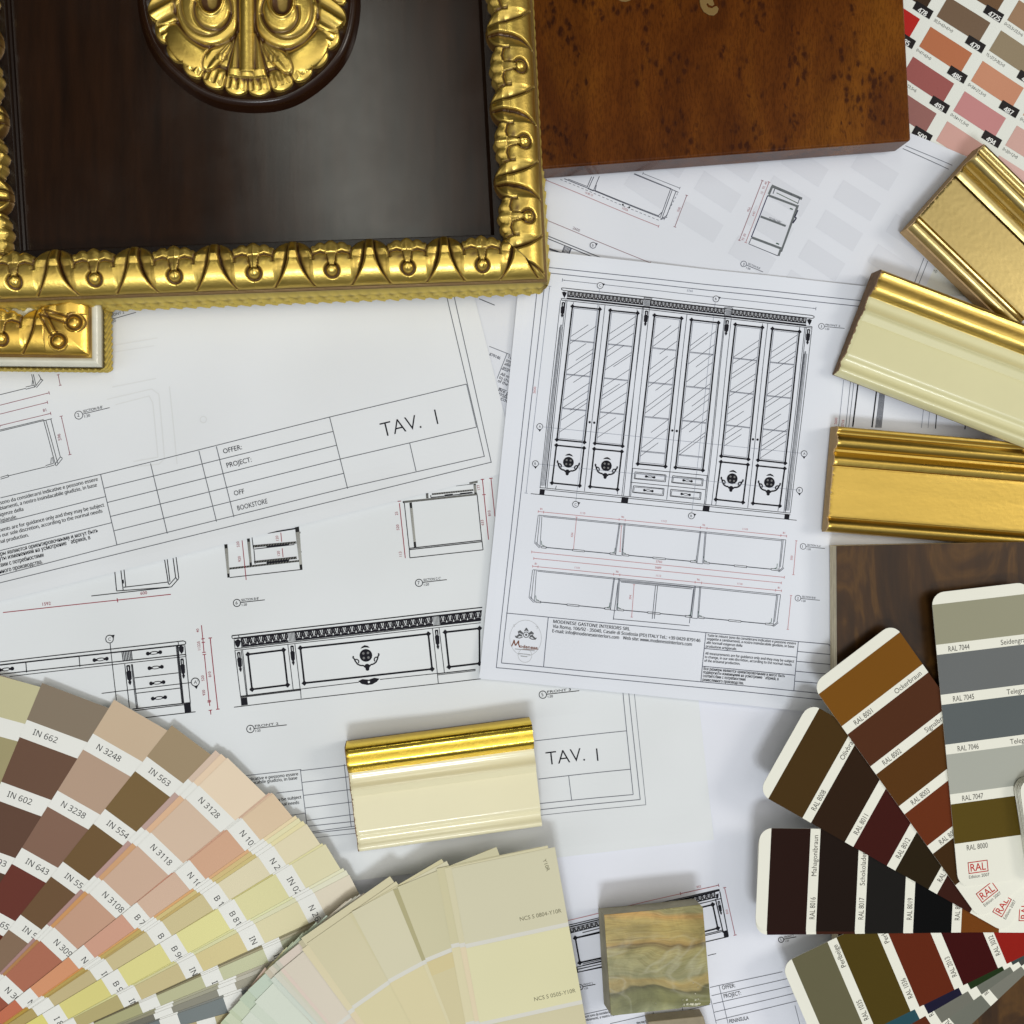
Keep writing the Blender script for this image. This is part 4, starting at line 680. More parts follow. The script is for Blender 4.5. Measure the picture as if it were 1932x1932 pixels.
[sm.line(Q(x0, y0), Q(x1, y0+(x1-x0)*.1), 1.1, A((150, 152, 155))) for x0, y0, x1 in ((278, 487, 440), (305, 524, 403), (325, 546, 378))]
sm.build('drawing_sheet', 'drawing sheet with the six door bookcase elevation and the letterhead', 'drawing')
# ------------------------------------------------------------------ carved gilding: height (mm), brown glaze with painted shade, and gilding of a leaf-and-dart rail
PER = 34.4; RW = 22.5
def relief(s, v):
    """s mm along the rail (a leaf at s = 0), v mm in from the outer edge -> height mm, glaze and painted shade 0..1, gilt 0..1"""
    kk = np.floor(s/PER+.5); s = s+.55*np.sin(kk*12.9+s*.02)
    wob = .35*np.sin(s*.21)+.2*np.sin(s*.53+1); t = (s/PER) % 1.0; t = np.where(t > .5, t-1, t); x = t*PER+.15*wob; vv = np.clip(v/RW, 0, 1.1)
    xa = np.abs(x); xp = PER/2-xa
    g = lambda d, w: np.exp(-(d/w)**2)
    base = 6.2*np.sin(np.pi*np.clip((vv-.05)/1.0, 0, 1)**.85)**.8
    base = np.where(vv < .05, 0.0, base); base = np.where(vv > .6, np.maximum(base, 2.3), base)
    leaf_in = np.where(v > 14.6, (xa/8.8)**2+((v-14.6)/7.6)**2 < 1, xa < 8.8+.10*np.clip(14.6-v, 0, 9))
    # leaf ribs flaring outwards
    q = np.clip((.97-vv)/.9, 0, 1); xr = 1.9+.9*q+6.2*q**3.0; d = xa-xr
    rl = np.sqrt((xa/8.8)**2+((np.clip(v, 14.6, 99)-14.6)/7.6)**2)
    rib = g(d, .55)*(vv > .07)*(vv < .985)
    scoop = np.where((d > 0) & leaf_in, 2.6*np.exp(-d/2.4)*np.clip((vv-.12)*3.2, 0, 1)*np.clip((1.0-rl)*5, 0, 1)**.7, 0)
    h = base-scoop-1.1*rib
    pat = .9*rib+np.where((d > 0) & leaf_in, .55*np.exp(-d/2.2)*np.clip((vv-.2)*4, 0, 1)*np.clip((.90-vv)*5, 0, 1), 0)  # glaze in the rib cuts; shading of the scoops painted in the same brown
    h = h+np.where((xa < xr) & leaf_in, .35*np.clip(vv*3, 0, 1), 0)
    # leaf outline
    dl = (rl-1)*8.0
    outl = g(dl, .55)*(v > 12.5); h = h-.9*outl; h = h+np.where(leaf_in & (v > 14), 1.5*np.sqrt(np.clip(1-rl**2, 0, 1))*np.clip((v-14)/3, 0, 1), 0); pat = np.maximum(pat, .85*outl)
    # palmette, stem and pearl between the leaves
    lob = np.maximum(np.maximum(21.6-1.3*(xp/2.5)**2, 20.8-1.3*((xp-4.7)/2.4)**2), 19.2-1.4*((xp-7.9)/2.0)**2)
    vlo = 15.2+1.0*np.clip(1-np.abs(xp-4.8)/3.2, 0, 1); pal = (xp < 8.9) & (v < lob) & (v > vlo) & ~leaf_in
    dpb = v-vlo; pe = g(dpb, .5)*(xp < 8.8)*np.clip((xp-2.3)*1.5, 0, 1)*(~leaf_in)
    edge_ = np.clip((lob-v)/1.2, 0, 1)
    h = np.where(pal, .42*base+2.7+.16*np.cos(xp*1.32)+.7*edge_**.6, h)-1.1*pe; pat = np.maximum(pat, .95*pe); pat = np.maximum(pat, np.where(pal, .16+.10*np.sin(v*1.3+kk), 0))
    ws = 1.25+.06*np.clip(v-10, 0, 6)**1.5; ds = xp-ws; st = g(ds, .5)*(v > 10)*(v < 15.6)
    h = h-1.3*st; pat = np.maximum(pat, st); inst = (xp < ws) & (v > 10) & (v < 16.2); h = np.where(inst, base-.2, h); pat = np.where(inst, np.maximum(pat*.4, .25), pat)
    rb = np.sqrt(xp**2+(v-7.9)**2); pr = g(rb-2.95, .55)*(1-np.clip((v-9.6)*2, 0, 1)*(xp < 1.1))
    h = h-1.5*pr+np.where(rb < 2.6, -.5+1.5*np.sqrt(np.clip(1-(rb/2.6)**2, 0, 1)), 0); pat = np.maximum(pat, pr)
    pat = np.maximum(pat, (.42+.2*np.sin(s*.37)+.15*np.sin(s*1.3+v))*g(vv-.58, .085)*(~leaf_in)*(rb > 3.2))
    # outside the carved inner outline the ground is bare
    gilt = (leaf_in & (rl < 1.03)) | (v < lob) & (xp < 9.4) | (v < 15.2)
    h = h*(1+.07*np.sin(kk*7.3))
    return h, np.clip(pat*1.15, 0, 1), gilt.astype(float)

# ------------------------------------------------------------------ the carved frame with its dark panel
ZT = .0258                                   # height of the gilt rail's outer arris
O_ = U(1033, 532, ZT); EX = (U(0, 570.5, ZT)-O_); EX.z = 0; EX.normalize(); EY = Vector((EX.y, -EX.x, 0))   # left along the bottom rail, up along the right rail
if EY.y < 0: EY = -EY
FWm, FHm = .2595, .264
def fp(a, b, z):                              # frame coordinates in metres from the lower right corner
    return (O_.x+EX.x*a+EY.x*b, O_.y+EX.y*a+EY.y*b, z)
def fpa(a, b): return O_.x+EX.x*a+EY.x*b, O_.y+EX.y*a+EY.y*b
Z0 = .0027
fr = thing('carved_sample', fp(FWm/2, FHm/2, Z0), 'large gilded leaf carved frame holding a dark lacquered panel', 'picture frame')
RIN = .0236                                   # rail width with the dark sight edge
def blur(a, k):
    for ax_ in (0, 1):
        c = np.cumsum(np.pad(a, [(k+1, k) if i == ax_ else (0, 0) for i in (0, 1)], mode='edge'), axis=ax_); n_ = a.shape[ax_]
        a = (np.take(c, range(2*k+1, 2*k+1+n_), ax_)-np.take(c, range(0, n_), ax_))/(2*k+1)
    return a
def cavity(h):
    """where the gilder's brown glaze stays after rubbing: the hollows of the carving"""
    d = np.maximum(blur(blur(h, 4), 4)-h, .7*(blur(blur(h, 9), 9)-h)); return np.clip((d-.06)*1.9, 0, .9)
def rail(which, name='gilded_rail'):
    L = FWm if which in ('b', 't') else FHm; st = .00025; n = int(L/st); m = int(RIN/st)
    tv = np.linspace(0, 1, m); v = tv*RIN; tt = np.linspace(0, 1, n)
    VV, TT = np.meshgrid(v, tt, indexing='xy'); SS = VV+(L-2*VV)*TT
    ph = {'b': .192*.2455, 'r': .189*.2455, 't': .192*.2455, 'l': .189*.2455}[which]
    h, pat, gilt = relief((SS-ph)*1000, VV*1000)
    hin = np.clip((RIN-VV)/(RIN-.0215), 0, 1)
    Z = np.where(gilt > .5, .0262+h*.001, .0228)
    Z[:, 0] = ZT-.0006
    Z[:, -1] = .0190
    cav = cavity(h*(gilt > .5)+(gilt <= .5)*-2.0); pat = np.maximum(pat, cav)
    mit = np.minimum(SS, L-SS)-VV; pat = np.maximum(pat, .8*np.exp(-(mit/.0004)**2))
    if which == 'b': X, Y = fpa(SS, VV)
    elif which == 't': X, Y = fpa(SS, FHm-VV)
    elif which == 'r': X, Y = fpa(VV, SS)
    else: X, Y = fpa(FWm-VV, SS)
    col = np.stack([pat, gilt, gilt*0], -1)
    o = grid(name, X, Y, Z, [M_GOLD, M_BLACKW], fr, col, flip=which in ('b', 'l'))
    me = o.data; g4 = gilt.reshape(-1) > .5; vi = np.zeros(len(me.loops), np.int32); me.loops.foreach_get('vertex_index', vi)
    mi = (~g4[vi].reshape(-1, 4).any(1)).astype(np.int32); me.polygons.foreach_set('material_index', mi); return o
for w_ in 'brlt': rail(w_)
# braid along the sides: a rope above an interlaced ribbon
def braid(which):
    L = FWm if which in ('b', 't') else FHm; n = int(L/.0004); zz = np.linspace(ZT-.0004, Z0+.0022, 46); ss = np.linspace(0, L, n)
    Sg, Zg = np.meshgrid(ss, zz, indexing='ij'); s = Sg*1000; k = (ZT-Zg)*1000/21.0
    rope = .75*np.exp(-((k-.26)/.12)**2)*(.55+.45*np.abs(np.sin(np.pi*(s/4.6+(k-.26)*1.4))))
    c1_ = .64+.17*np.cos(2*np.pi*s/12.6); c2_ = .64-.17*np.cos(2*np.pi*s/12.6)
    d1, d2 = (k-c1_)/.15, (k-c2_)/.15; over = (np.sin(2*np.pi*s/12.6) > 0)
    b1 = np.clip(1-d1**2, 0, 1)**.5*(1+.22*np.cos(d1*11)); b2 = np.clip(1-d2**2, 0, 1)**.5*(1+.22*np.cos(d2*11))
    rib = np.where(over, np.maximum(b1, b2*.55), np.maximum(b2, b1*.55))
    dsp = 1.35*rope+1.5*rib-.35+1.5*np.clip((k-.12)/.3, 0, 1); dsp = np.where(k > .97, -1.6, dsp); dsp = np.where(k < .10, np.minimum(dsp, .1), dsp)
    ed = np.minimum(Sg, L-Sg)*1000; dsp = dsp-1.6*np.exp(-(ed/1.6)**2)
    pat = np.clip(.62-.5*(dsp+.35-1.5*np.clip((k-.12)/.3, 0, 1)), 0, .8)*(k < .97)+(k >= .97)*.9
    D = dsp*.001
    if which == 'b': X, Y = fpa(Sg, -D)
    elif which == 't': X, Y = fpa(Sg, FHm+D)
    elif which == 'r': X, Y = fpa(-D, Sg)
    else: X, Y = fpa(FWm+D, Sg)
    grid('braid_trim', X, Y, Zg, M_BRAID, fr, np.stack([pat, pat*0, pat*0], -1), flip=which in ('t', 'r'))
for w_ in 'brlt': braid(w_)
b = MB(); ii = .0010
b.prism([fp(ii, ii, Z0), fp(FWm-ii, ii, Z0), fp(FWm-ii, FHm-ii, Z0), fp(ii, FHm-ii, Z0)], [fp(ii, ii, .0150), fp(FWm-ii, ii, .0150), fp(FWm-ii, FHm-ii, .0150), fp(ii, FHm-ii, .0150)]); b.build('back_board', M_RAWW, fr)
b = MB(); r0, r1 = RIN-.001, RIN+.0007; R4 = lambda r, z: [fp(r, r, z), fp(FWm-r, r, z), fp(FWm-r, FHm-r, z), fp(r, FHm-r, z)]
q0, q1, q2, q3 = R4(r0, .0196), R4(r0+.0008, .0200), R4(r1, .0192), R4(r1+.0003, .0170)
for A0, A1 in ((q0, q1), (q1, q2), (q2, q3)):
    for i in range(4): j = (i+1) % 4; b.add([A0[i], A0[j], A1[j], A1[i]], [[0, 3, 2, 1]])
b.build('sight_edge', M_BLACKW, fr)
b = MB(); b.prism(R4(r0, .0155), R4(r0, .0176)); b.build('lacquered_panel', M_PANEL, fr)
# rosette
RC = U(467, -7, .024); RS = .2455*.001          # metres per u at that height
n = 420; lim = .0500; ax = np.linspace(-lim, lim, n); XR, YR = np.meshgrid(ax, ax, indexing='ij'); RR = np.hypot(XR, YR)
Rb = .0490
M_ROSB = plain('dark_mahogany_turning', (.020, .0065, .0022), .22, .35, 0, 260, .12, (70, .7))
prof_r = [0, .0455, .0462, .0474, .0486, .0495, .0500]; prof_z = [.0228, .0228, .0240, .0240, .0226, .0190, .0172]
ang = np.linspace(0, 2*np.pi, 145); rr_ = np.array([.0001, .03, .0448, .0456, .0462, .0468, .0474, .0478, .0483, .0489, .0497, .0503, .0505]); rz_ = np.array([.0226, .0226, .0226, .0229, .0231, .0231, .0229, .0225, .0221, .0214, .0196, .0181, .0172])
TA, TR = np.meshgrid(ang, rr_, indexing='ij'); wobr = 1+.004*np.sin(9*TA)
rb_ = grid('rosette_base', RC.x+TR*wobr*np.cos(TA), RC.y+TR*wobr*np.sin(TA), np.broadcast_to(rz_, TR.shape)+.00025*np.sin(23*TA+TR*900)*(TR < .045)*(TR > .031), M_ROSB, fr, flip=True)
RG = .0447; x = XR/RG; y = -YR/RG; y = np.abs(y); r = np.hypot(x, y); ph = np.arctan2(x, y)        # ph = 0 straight down
gs = lambda d, w: np.exp(-(d/w)**2)
nl = 12.5; lobe = np.abs(np.cos(ph*nl/1.0*1.0)); rim_r = .935+.065*np.abs(np.sin(ph*nl+np.pi/2*0))**.55
h = np.full(r.shape, 1.3); pat = np.zeros(r.shape)
fl = np.abs(np.sin(ph*nl)); scal = gs(fl, .16)*(r > .80)
h = h+(r > .76)*(1.7*np.clip((rim_r-r)/.09, 0, 1)**.5+.35*np.cos(ph*nl*6)*np.clip((r-.8)/.05, 0, 1)*(r < .95)-1.1*scal); pat = np.maximum(pat, .75*scal); pat = np.maximum(pat, .35*np.clip(-np.cos(ph*nl*6), 0, 1)*(r > .8)*(r < .95))
gr = gs(r-.775, .028)*(np.abs(ph) > .25); h = h-.8*gr; pat = np.maximum(pat, .8*gr)
h = h+np.where(r < .76, 1.2+2.0*np.sqrt(np.clip(1-(r/.85)**2, 0, 1)), 0)
def put(hh, mask, pp=None):
    global h, pat
    m = mask & (hh > h); 
    h = np.where(m, hh, h); pat = np.where(m, 0 if pp is None else pp, pat)
# smooth outer leaves
for s_ in (-1, 1):
    X = s_*x
    u1 = (X-.56)*math.cos(.75)-(y-.52)*math.sin(.75); v1 = (X-.56)*math.sin(.75)+(y-.52)*math.cos(.75); e1 = (u1/.30)**2+(v1/.20)**2
    put(2.1+2.5*np.sqrt(np.clip(1-e1, 0, 1))-.8*gs(v1+.10, .05), e1 < 1); o1 = gs(np.sqrt(e1)-1.03, .06); h = h-.7*o1*(r < .8); pat = np.maximum(pat, .8*o1*(r < .8))
    # ribbed leaves high at the sides
    u2 = (X-.72)*math.cos(.5)+(y-.12)*math.sin(.5); v2 = -(X-.72)*math.sin(.5)+(y-.12)*math.cos(.5); e2 = (u2/.30)**2+(v2/.17)**2
    put(2.6+2.0*np.sqrt(np.clip(1-e2, 0, 1))+.7*np.cos(v2*42), e2 < 1, .4*np.clip(-np.cos(v2*42), 0, 1)); o2 = gs(np.sqrt(e2)-1.04, .07); pat = np.maximum(pat, .7*o2*(r < .78))
    # small drooping leaves beside the fan
    u3 = (X-.30)*math.cos(-.9)-(y-.60)*math.sin(-.9); v3 = (X-.30)*math.sin(-.9)+(y-.60)*math.cos(-.9); e3 = (u3/.20)**2+(v3/.085)**2
    put(3.0+1.6*np.sqrt(np.clip(1-e3, 0, 1))-.8*gs(v3, .03), e3 < 1); o3 = gs(np.sqrt(e3)-1.05, .08); h = h-.6*o3; pat = np.maximum(pat, .75*o3*(e3 > .9))
    # the big scrolls
    cx, cy = .37, .13; rs = np.hypot((X-cx)/.95, (y-cy)/1.12); th = np.arctan2(y-cy, X-cx)
    body = rs < .345; put(3.0+3.4*np.sqrt(np.clip(1-(rs/.36)**2, 0, 1))**.8, body)
    sp = gs(rs-(.185+.055*np.sin(th-.9)), .022)*(np.sin(th-.2) > -.35); sp2 = gs(rs-.265-.03*np.cos(th), .018)*(np.sin(th+.5) > -.2)
    eye = ((X-cx+.02)/.105)**2+((y-cy+.06)/.145)**2
    h = h-1.2*sp*body-.9*sp2*body; pat = np.maximum(pat, .95*np.maximum(sp, .8*sp2)*body)
    h = np.where(eye < 1, 3.3-1.4*np.sqrt(np.clip(1-eye, 0, 1)), h); pat = np.where(eye < 1, .62, pat); h = h+.9*gs(np.sqrt(eye)-1.18, .12)*body
    ob = gs(rs-.36, .02); h = h-.8*ob*(r < .8); pat = np.maximum(pat, .85*ob*(r < .8))
# fan and stem
fan = (np.abs(ph) < .235) & (r > .40) & (r < .835); fz = 4.5+1.1*np.abs(np.cos(ph*20))**.6+1.0*(r-.4); put(np.where(r > .78, fz-(r-.78)*18, fz), fan, .6*np.clip(1-np.abs(np.cos(ph*20))*2.2, 0, 1))
fo = gs(np.abs(ph)-.25, .02)*(r > .4)*(r < .83); h = h-.7*fo; pat = np.maximum(pat, .8*fo)
stm = (np.abs(x) < .072+.02*np.clip(.2-y, 0, 1)) & (y < .79); put(4.3+2.6*np.sqrt(np.clip(1-(x/.085)**2, 0, 1)), stm); so = gs(np.abs(x)-.088, .02)*(y < .76); h = h-.8*so; pat = np.maximum(pat, .85*so)
for k in range(1, 4):
    for s_ in (-1, 1):
        xl = s_*(.10+.045*k)*np.clip((y-.3)/.3, 0, 1)**1.3; ln = gs(x-xl-s_*.06, .012)*(y > .30)*(y < .66)*(np.abs(x) > .1); h = h-.4*ln; pat = np.maximum(pat, .6*ln)
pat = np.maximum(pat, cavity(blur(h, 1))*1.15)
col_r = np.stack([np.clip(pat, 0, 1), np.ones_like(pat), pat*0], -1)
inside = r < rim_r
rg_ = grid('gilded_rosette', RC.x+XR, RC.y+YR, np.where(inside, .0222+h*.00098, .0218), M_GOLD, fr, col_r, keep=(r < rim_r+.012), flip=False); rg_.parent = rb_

# ------------------------------------------------------------------ second carved sample, cream and gold
zc = .0165; c0 = U(211.5, 704, .0020); ux = 1/ (1/.0002585)
cs = thing('carved_frame_corner', (c0.x-.03, c0.y+.014, .0020), 'small cream and gold carved frame corner poking out below the big frame', 'frame sample')
n1, n2 = 360, 128; WX, WY = .0690, .0290
aa = np.linspace(0, WX, n1); bb = np.linspace(0, WY, n2); AA, BB = np.meshgrid(aa, bb, indexing='ij')
m_ = .0038; rimc = (np.minimum(AA, BB) < m_)
bot = AA > BB
s = np.where(bot, AA-m_, BB-m_); v = np.where(bot, BB-m_, AA-m_)
h, pat, gilt = relief((s-.0214)*1000, v*1000)
dmit = np.abs(AA-BB); 
# corner pearls
for (ca_, cb_) in ((.0105, .0195), (.0175, .0110)):
    rb = np.hypot(AA-ca_, BB-cb_)*1000; pr = np.exp(-((rb-3.0)/.5)**2); h = np.where(rb < 4.4, 4.6-1.4*pr+np.where(rb < 2.8, 1.6*np.sqrt(np.clip(1-(rb/2.8)**2, 0, 1)), 0), h); pat = np.where(rb < 4.4, .9*pr, pat)
sel = np.maximum(AA, BB) < .0235
sth = np.zeros_like(AA); stp = np.zeros_like(AA)
for (ca_, cb_) in ((.0105, .0195), (.0175, .0110)):
    ex_, ey_ = .0245-ca_, .0240-cb_; L_ = math.hypot(ex_, ey_); tt_ = ((AA-ca_)*ex_+(BB-cb_)*ey_)/L_; dd_ = np.abs((AA-ca_)*ey_-(BB-cb_)*ex_)/L_*1000; on_ = (tt_ > .0034) & (tt_ < L_); gg_ = np.exp(-((dd_-1.3)/.5)**2)*on_; sth = sth-1.1*gg_+.5*(dd_ < 1.2)*on_; stp = np.maximum(stp, .95*gg_)
h = np.where(sel & (np.hypot(AA-.0105, BB-.0195) > .0044) & (np.hypot(AA-.0175, BB-.0110) > .0044), 5.6*np.sin(np.pi*np.clip((v-.001)/.0235, 0, 1)**.85)**.8, h); pat = np.where(sel & (h > 0) & (np.hypot(AA-.0105, BB-.0195) > .0044) & (np.hypot(AA-.0175, BB-.0110) > .0044), .25*np.clip((v-.006)*100, 0, 1), pat)
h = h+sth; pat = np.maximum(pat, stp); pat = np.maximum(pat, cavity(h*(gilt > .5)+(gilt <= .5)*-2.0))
gd = (gilt > .5) & ~rimc
Z = np.where(rimc, zc+.0018*np.sin(np.pi*np.clip(np.minimum(AA, BB)/m_, 0, 1)*.8), np.where(gd, zc+.0004+h*.00085, zc+.0006))
Z[:, 0] = zc-.001; Z[0, :] = zc-.001
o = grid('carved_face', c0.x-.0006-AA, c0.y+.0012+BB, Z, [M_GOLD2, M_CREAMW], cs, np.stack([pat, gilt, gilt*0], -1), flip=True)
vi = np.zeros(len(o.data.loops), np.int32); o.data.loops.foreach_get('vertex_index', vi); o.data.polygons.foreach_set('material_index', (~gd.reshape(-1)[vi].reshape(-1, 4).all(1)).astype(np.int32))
b = MB(); B0 = [(c0.x-.0006-WX, c0.y+.0012, 0), (c0.x-.0006, c0.y+.0012, 0), (c0.x-.0006, c0.y+.0012+WY, 0), (c0.x-.0006-WX, c0.y+.0012+WY, 0)]
b.prism([(p[0], p[1], .0020) for p in B0], [(p[0], p[1], zc-.0006) for p in B0]); b.build('core', M_CREAMW, cs)
ss = np.linspace(0, .103, 420); zz = np.linspace(zc-.002, .0022, 24); Sg, Zg = np.meshgrid(ss, zz, indexing='ij'); D = .0003+.0008*np.abs(np.sin(Sg*1000*1.1+Zg*1500))+.0004*np.sin(Zg*1400)
PX = np.where(Sg < .069, c0.x-.0006-.069+Sg, c0.x-.0006+D); PY = np.where(Sg < .069, c0.y+.0012-D, c0.y+.0012+(Sg-.069)); PY = np.minimum(PY, c0.y+.0012+WY)
grid('rope_trim', PX, PY, Zg, M_BRAID, cs, np.stack([.3+.3*np.sin(Sg*2200+Zg*3000), Sg*0, Sg*0], -1), flip=True)

# ------------------------------------------------------------------ burl panel with brass inlays
BT = .0195
top = [U(985, 322, BT), U(1040, 317, BT), U(1719, 265, BT), U(1698, -150, BT), U(980, -150, BT)]
bl = MB(); bl.prism([(p.x, p.y, .0030) for p in top], [tuple(p) for p in top])
burlo = thing('burl_panel', ((top[1].x+top[2].x)/2, top[1].y+.05, .0030), 'thick glossy burl wood panel with brass inlays beside the carved frame', 'wood panel')
o = bl.build('veneered_board', M_BURL, burlo); bevel(o, .0011, 3); vb = o
def plate(outl, z0, z1, name, mat, par):
    m = MB(); P = [U(x, y, z1) for x, y in outl]; m.prism([(p.x, p.y, z0) for p in P], [tuple(p) for p in P]); o = m.build(name, mat, par); o.parent = vb; bevel(o, .0002, 2); return o
plate([(1160, -12), (1164, -3), (1172, 2), (1181, 3), (1190, 0), (1195, -12)], BT-.0003, BT+.0005, 'brass_inlay', M_BRASS, burlo)
plate([(1321, -25), (1320, 2), (1322, 12), (1328, 22), (1338, 28), (1347, 29), (1354, 23), (1356, 16), (1353, 11), (1349, 11.5), (1343, 15), (1336, 13), (1333, 8), (1335, 5), (1338, 9), (1344, 11), (1348, 8), (1344, -4), (1344, -25)], BT-.0003, BT+.0005, 'brass_inlay', M_BRASS, burlo)

# ------------------------------------------------------------------ mouldings
def moulding(p0, p1, length, prof, splits, label, names, mats, core, zl=.0030, pitch=0.0, sub=90, group='gilded moulding samples'):
    """p0 -> p1: the sawn end's base edge (u), v = 0 at p0; prof: (v mm, z mm); pitch lifts the far end"""
    a, b_ = U(*p0, zl), U(*p1, zl); vd = (b_-a); wid = vd.length; vd.normalize(); ld = Vector((-vd.y, vd.x, 0))
    if length < 0: ld = -ld; length = -length
    sc_ = wid/(prof[-1][0]*.001); root = thing('moulding_sample', (a.x+vd.x*wid/2, a.y+vd.y*wid/2, zl), label, 'moulding', group)
    def P(l, v, z): 
        up = l*math.tan(pitch); q = a+vd*(v*.001*sc_)+ld*l*math.cos(pitch); return (q.x, q.y, zl+z*.001+up)
    pr = []
    for (v0, z0_), (v1, z1_) in zip(prof, prof[1:]):
        k = max(1, int(abs(v1-v0)/.6)); pr += [(v0+(v1-v0)*i/k, z0_+(z1_-z0_)*i/k) for i in range(k)]
    pr.append(prof[-1])
    for nm, mat, va, vb in zip(names, mats, splits, splits[1:]):
        seg_ = [p for p in pr if va-.001 <= p[0] <= vb+.001]; m = MB(); k = len(seg_); nl = sub; rg = random.Random(nm+label)
        ls = np.linspace(0, length, nl+1); V = []
        jit = [[rg.gauss(0, .030 if 'gild' in nm else .0) for _ in range(k)] for _ in range(nl+1)]
        for i, l in enumerate(ls):
            for j, (v, z) in enumerate(seg_):
                e0 = -.5*(1-math.cos(min(1, 0))) ; V.append(P(l if i else abs(rg.gauss(0, .0004)), v, z+jit[i][j]*.5 - (.35 if i in (0,) else 0)))
        m.add(V, [[i*k+j, (i+1)*k+j, (i+1)*k+j+1, i*k+j+1] for i in range(nl) for j in range(k-1)], (0, 1, 0), 0)
        for f in range(0): pass
        o = m.build(nm, [mat], root, smooth=True)
        me = o.data; 
        import bmesh
        bm = bmesh.new(); bm.from_mesh(me); bmesh.ops.recalc_face_normals(bm, faces=bm.faces)
        if sum(f.normal.z*f.calc_area() for f in bm.faces) < 0: bmesh.ops.reverse_faces(bm, faces=bm.faces)
        bm.to_mesh(me); bm.free(); me.set_sharp_from_angle(angle=.7)
    m = MB(); full = [p for p in pr]; k = len(full); low = [(full[0][0], 0)]+[(v, z-.25) for v, z in full]+[(full[-1][0], 0)]
    c_ = MB(); k = len(low); V = [P(.0001, v, max(z, 0)) for v, z in low]+[P(length, v, max(z, 0)) for v, z in low]
    c_.add(V, [[j, j+1, k+j+1, k+j] for j in range(k-1)]+[[k-1, 0, k, 2*k-1], list(range(k))[::-1], [k+j for j in range(k)]]); c_.build('wood_core', core, root); return root
def arc(v0, z0, v1, z1, bulge, n=8):
    out = []
    for i in range(n+1):
        t = i/n; out.append((v0+(v1-v0)*t, z0+(z1-z0)*t+bulge*math.sin(math.pi*t)))
    return out
# classic profile: two rounded reeds, flat field, bead
PA = [(0, 1.0), (.15, 8.4), (.5, 9.4), (1.4, 9.7)]+arc(2.0, 9.5, 4.8, 9.2, -1.0)+arc(5.0, 9.3, 10.4, 8.6, 1.6)[1:]+[(10.6, 7.4), (11.0, 6.7), (12.1, 6.7), (12.4, 6.0)]+arc(12.7, 6.0, 18.6, 7.2, 1.5)[1:]+[(18.8, 6.0), (19.0, 5.6), (19.4, 5.6), (19.5, 6.9), (20.2, 7.0), (30, 6.8), (42.6, 6.9), (43.4, 6.8), (43.6, 5.4), (44.2, 5.1)]+arc(44.5, 5.3, 50.4, 5.4, 2.0)[1:]+[(51.0, 3.4), (51.2, 0.6)]
PB = [(0, 1.0), (.3, 11.0), (1.5, 12.6)]+arc(2.0, 12.8, 6.0, 11.9, -.6)+arc(6.3, 11.9, 12.2, 9.4, 1.3)[1:]+[(12.6, 8.6), (13.2, 8.2)]+arc(13.6, 8.6, 20.2, 9.8, -1.3)[1:]+[(20.8, 9.9), (21.3, 9.2), (24.0, 7.4), (24.6, 7.0), (25.2, 7.1), (34, 7.0), (41.0, 6.95), (42.0, 6.8)]+arc(42.4, 6.1, 48.6, 5.9, -1.5)[1:]+[(49.2, 6.0)]+arc(49.6, 5.9, 51.6, 3.0, .5, 5)[1:]+[(52.0, .8)]
PA1 = [(v_, z_*1.32) for v_, z_ in PA[:-2]]+[(51.0, 6.9), (51.2, .3)]
moulding((1833, 285.5), (1697, 439), .075, PA1, [0, 50.45], 'pale gold moulding sample lying over the colour chart', ['gilded_face'], [gold('pale_gold_leaf_diagonal', (.47, .365, .15), (.13, .07, .02), .29, .015, 500, ((.16, 1, 1), .75))], M_RAWW, zl=.0036)
moulding((1643.4, 516), (1570, 707), .105, PB, [0, 13.2, 52], 'cream moulding sample with a gold edge, between the two gold ones', ['gilded_edge', 'cream_face'], [gold('soft_gold_leaf', (.68, .47, .12), (.11, .05, .012), .30, .16, 500, ((.16, 1, 1), .31)), M_CREAMY], M_MDF, zl=.0036, pitch=.105)
moulding((1566.5, 805.5), (1550, 1003), .105, PA, [0, 51.2], 'deep gold moulding sample lying above the dark walnut panel', ['gilded_face'], [gold('deep_gold_leaf', (.55, .375, .085), (.10, .045, .008), .27, .16, 420, ((.15, 1, 1), .0))], M_RAWW, zl=.0036)
moulding((652.8, 1397.7), (677, 1605), .0895, PB, [0, 13.2, 52], 'short glossy cream moulding sample with a bright gold edge, alone in the middle', ['gilded_edge', 'cream_face'], [M_GOLDB, M_CREAM], M_MDF, zl=.0026)

# ------------------------------------------------------------------ walnut ply panel
WT = .0118
tp = [U(1578.5, 1030, WT), U(1960, 1022, WT), U(1990, 1990, WT), U(1583, 1990, WT)]
w = MB(); w.prism([(p.x, p.y, .0032) for p in tp], [(p.x, p.y, WT-.0006) for p in tp]); wal = thing('walnut_panel', (tp[0].x+.05, tp[0].y-.12, .0032), 'dark figured walnut plywood panel under the cut out fan cards', 'wood panel')
w.build('plywood_core', M_PLY, wal)
w = MB(); w.prism([(p.x, p.y, WT-.0006) for p in tp], [tuple(p) for p in tp]); o = w.build('walnut_veneer', M_WALNUT, wal)

# ------------------------------------------------------------------ onyx tile and beige sample
f = c1
botm = [f(192, 408), f(1415, 290), f(1500, 900), f(1530, 1525), f(880, 1600), f(290, 1655)]
topp = [f(275, 522), f(620, 492), f(930, 460), f(1490, 392), f(1528, 430), f(1575, 1000), f(1625, 1640), f(1600, 1668), f(1420, 1690), f(1262, 1695), f(1225, 1712), f(1040, 1730), f(700, 1768), f(382, 1803), f(362, 1790)]
ZS = .0165; on = thing('onyx_tile', U(*f(850, 1050), .0015), 'banded green and ochre onyx tile standing on a sideboard drawing', 'stone tile')
m = MB(); TPp = [U(x, y, ZS) for x, y in topp]
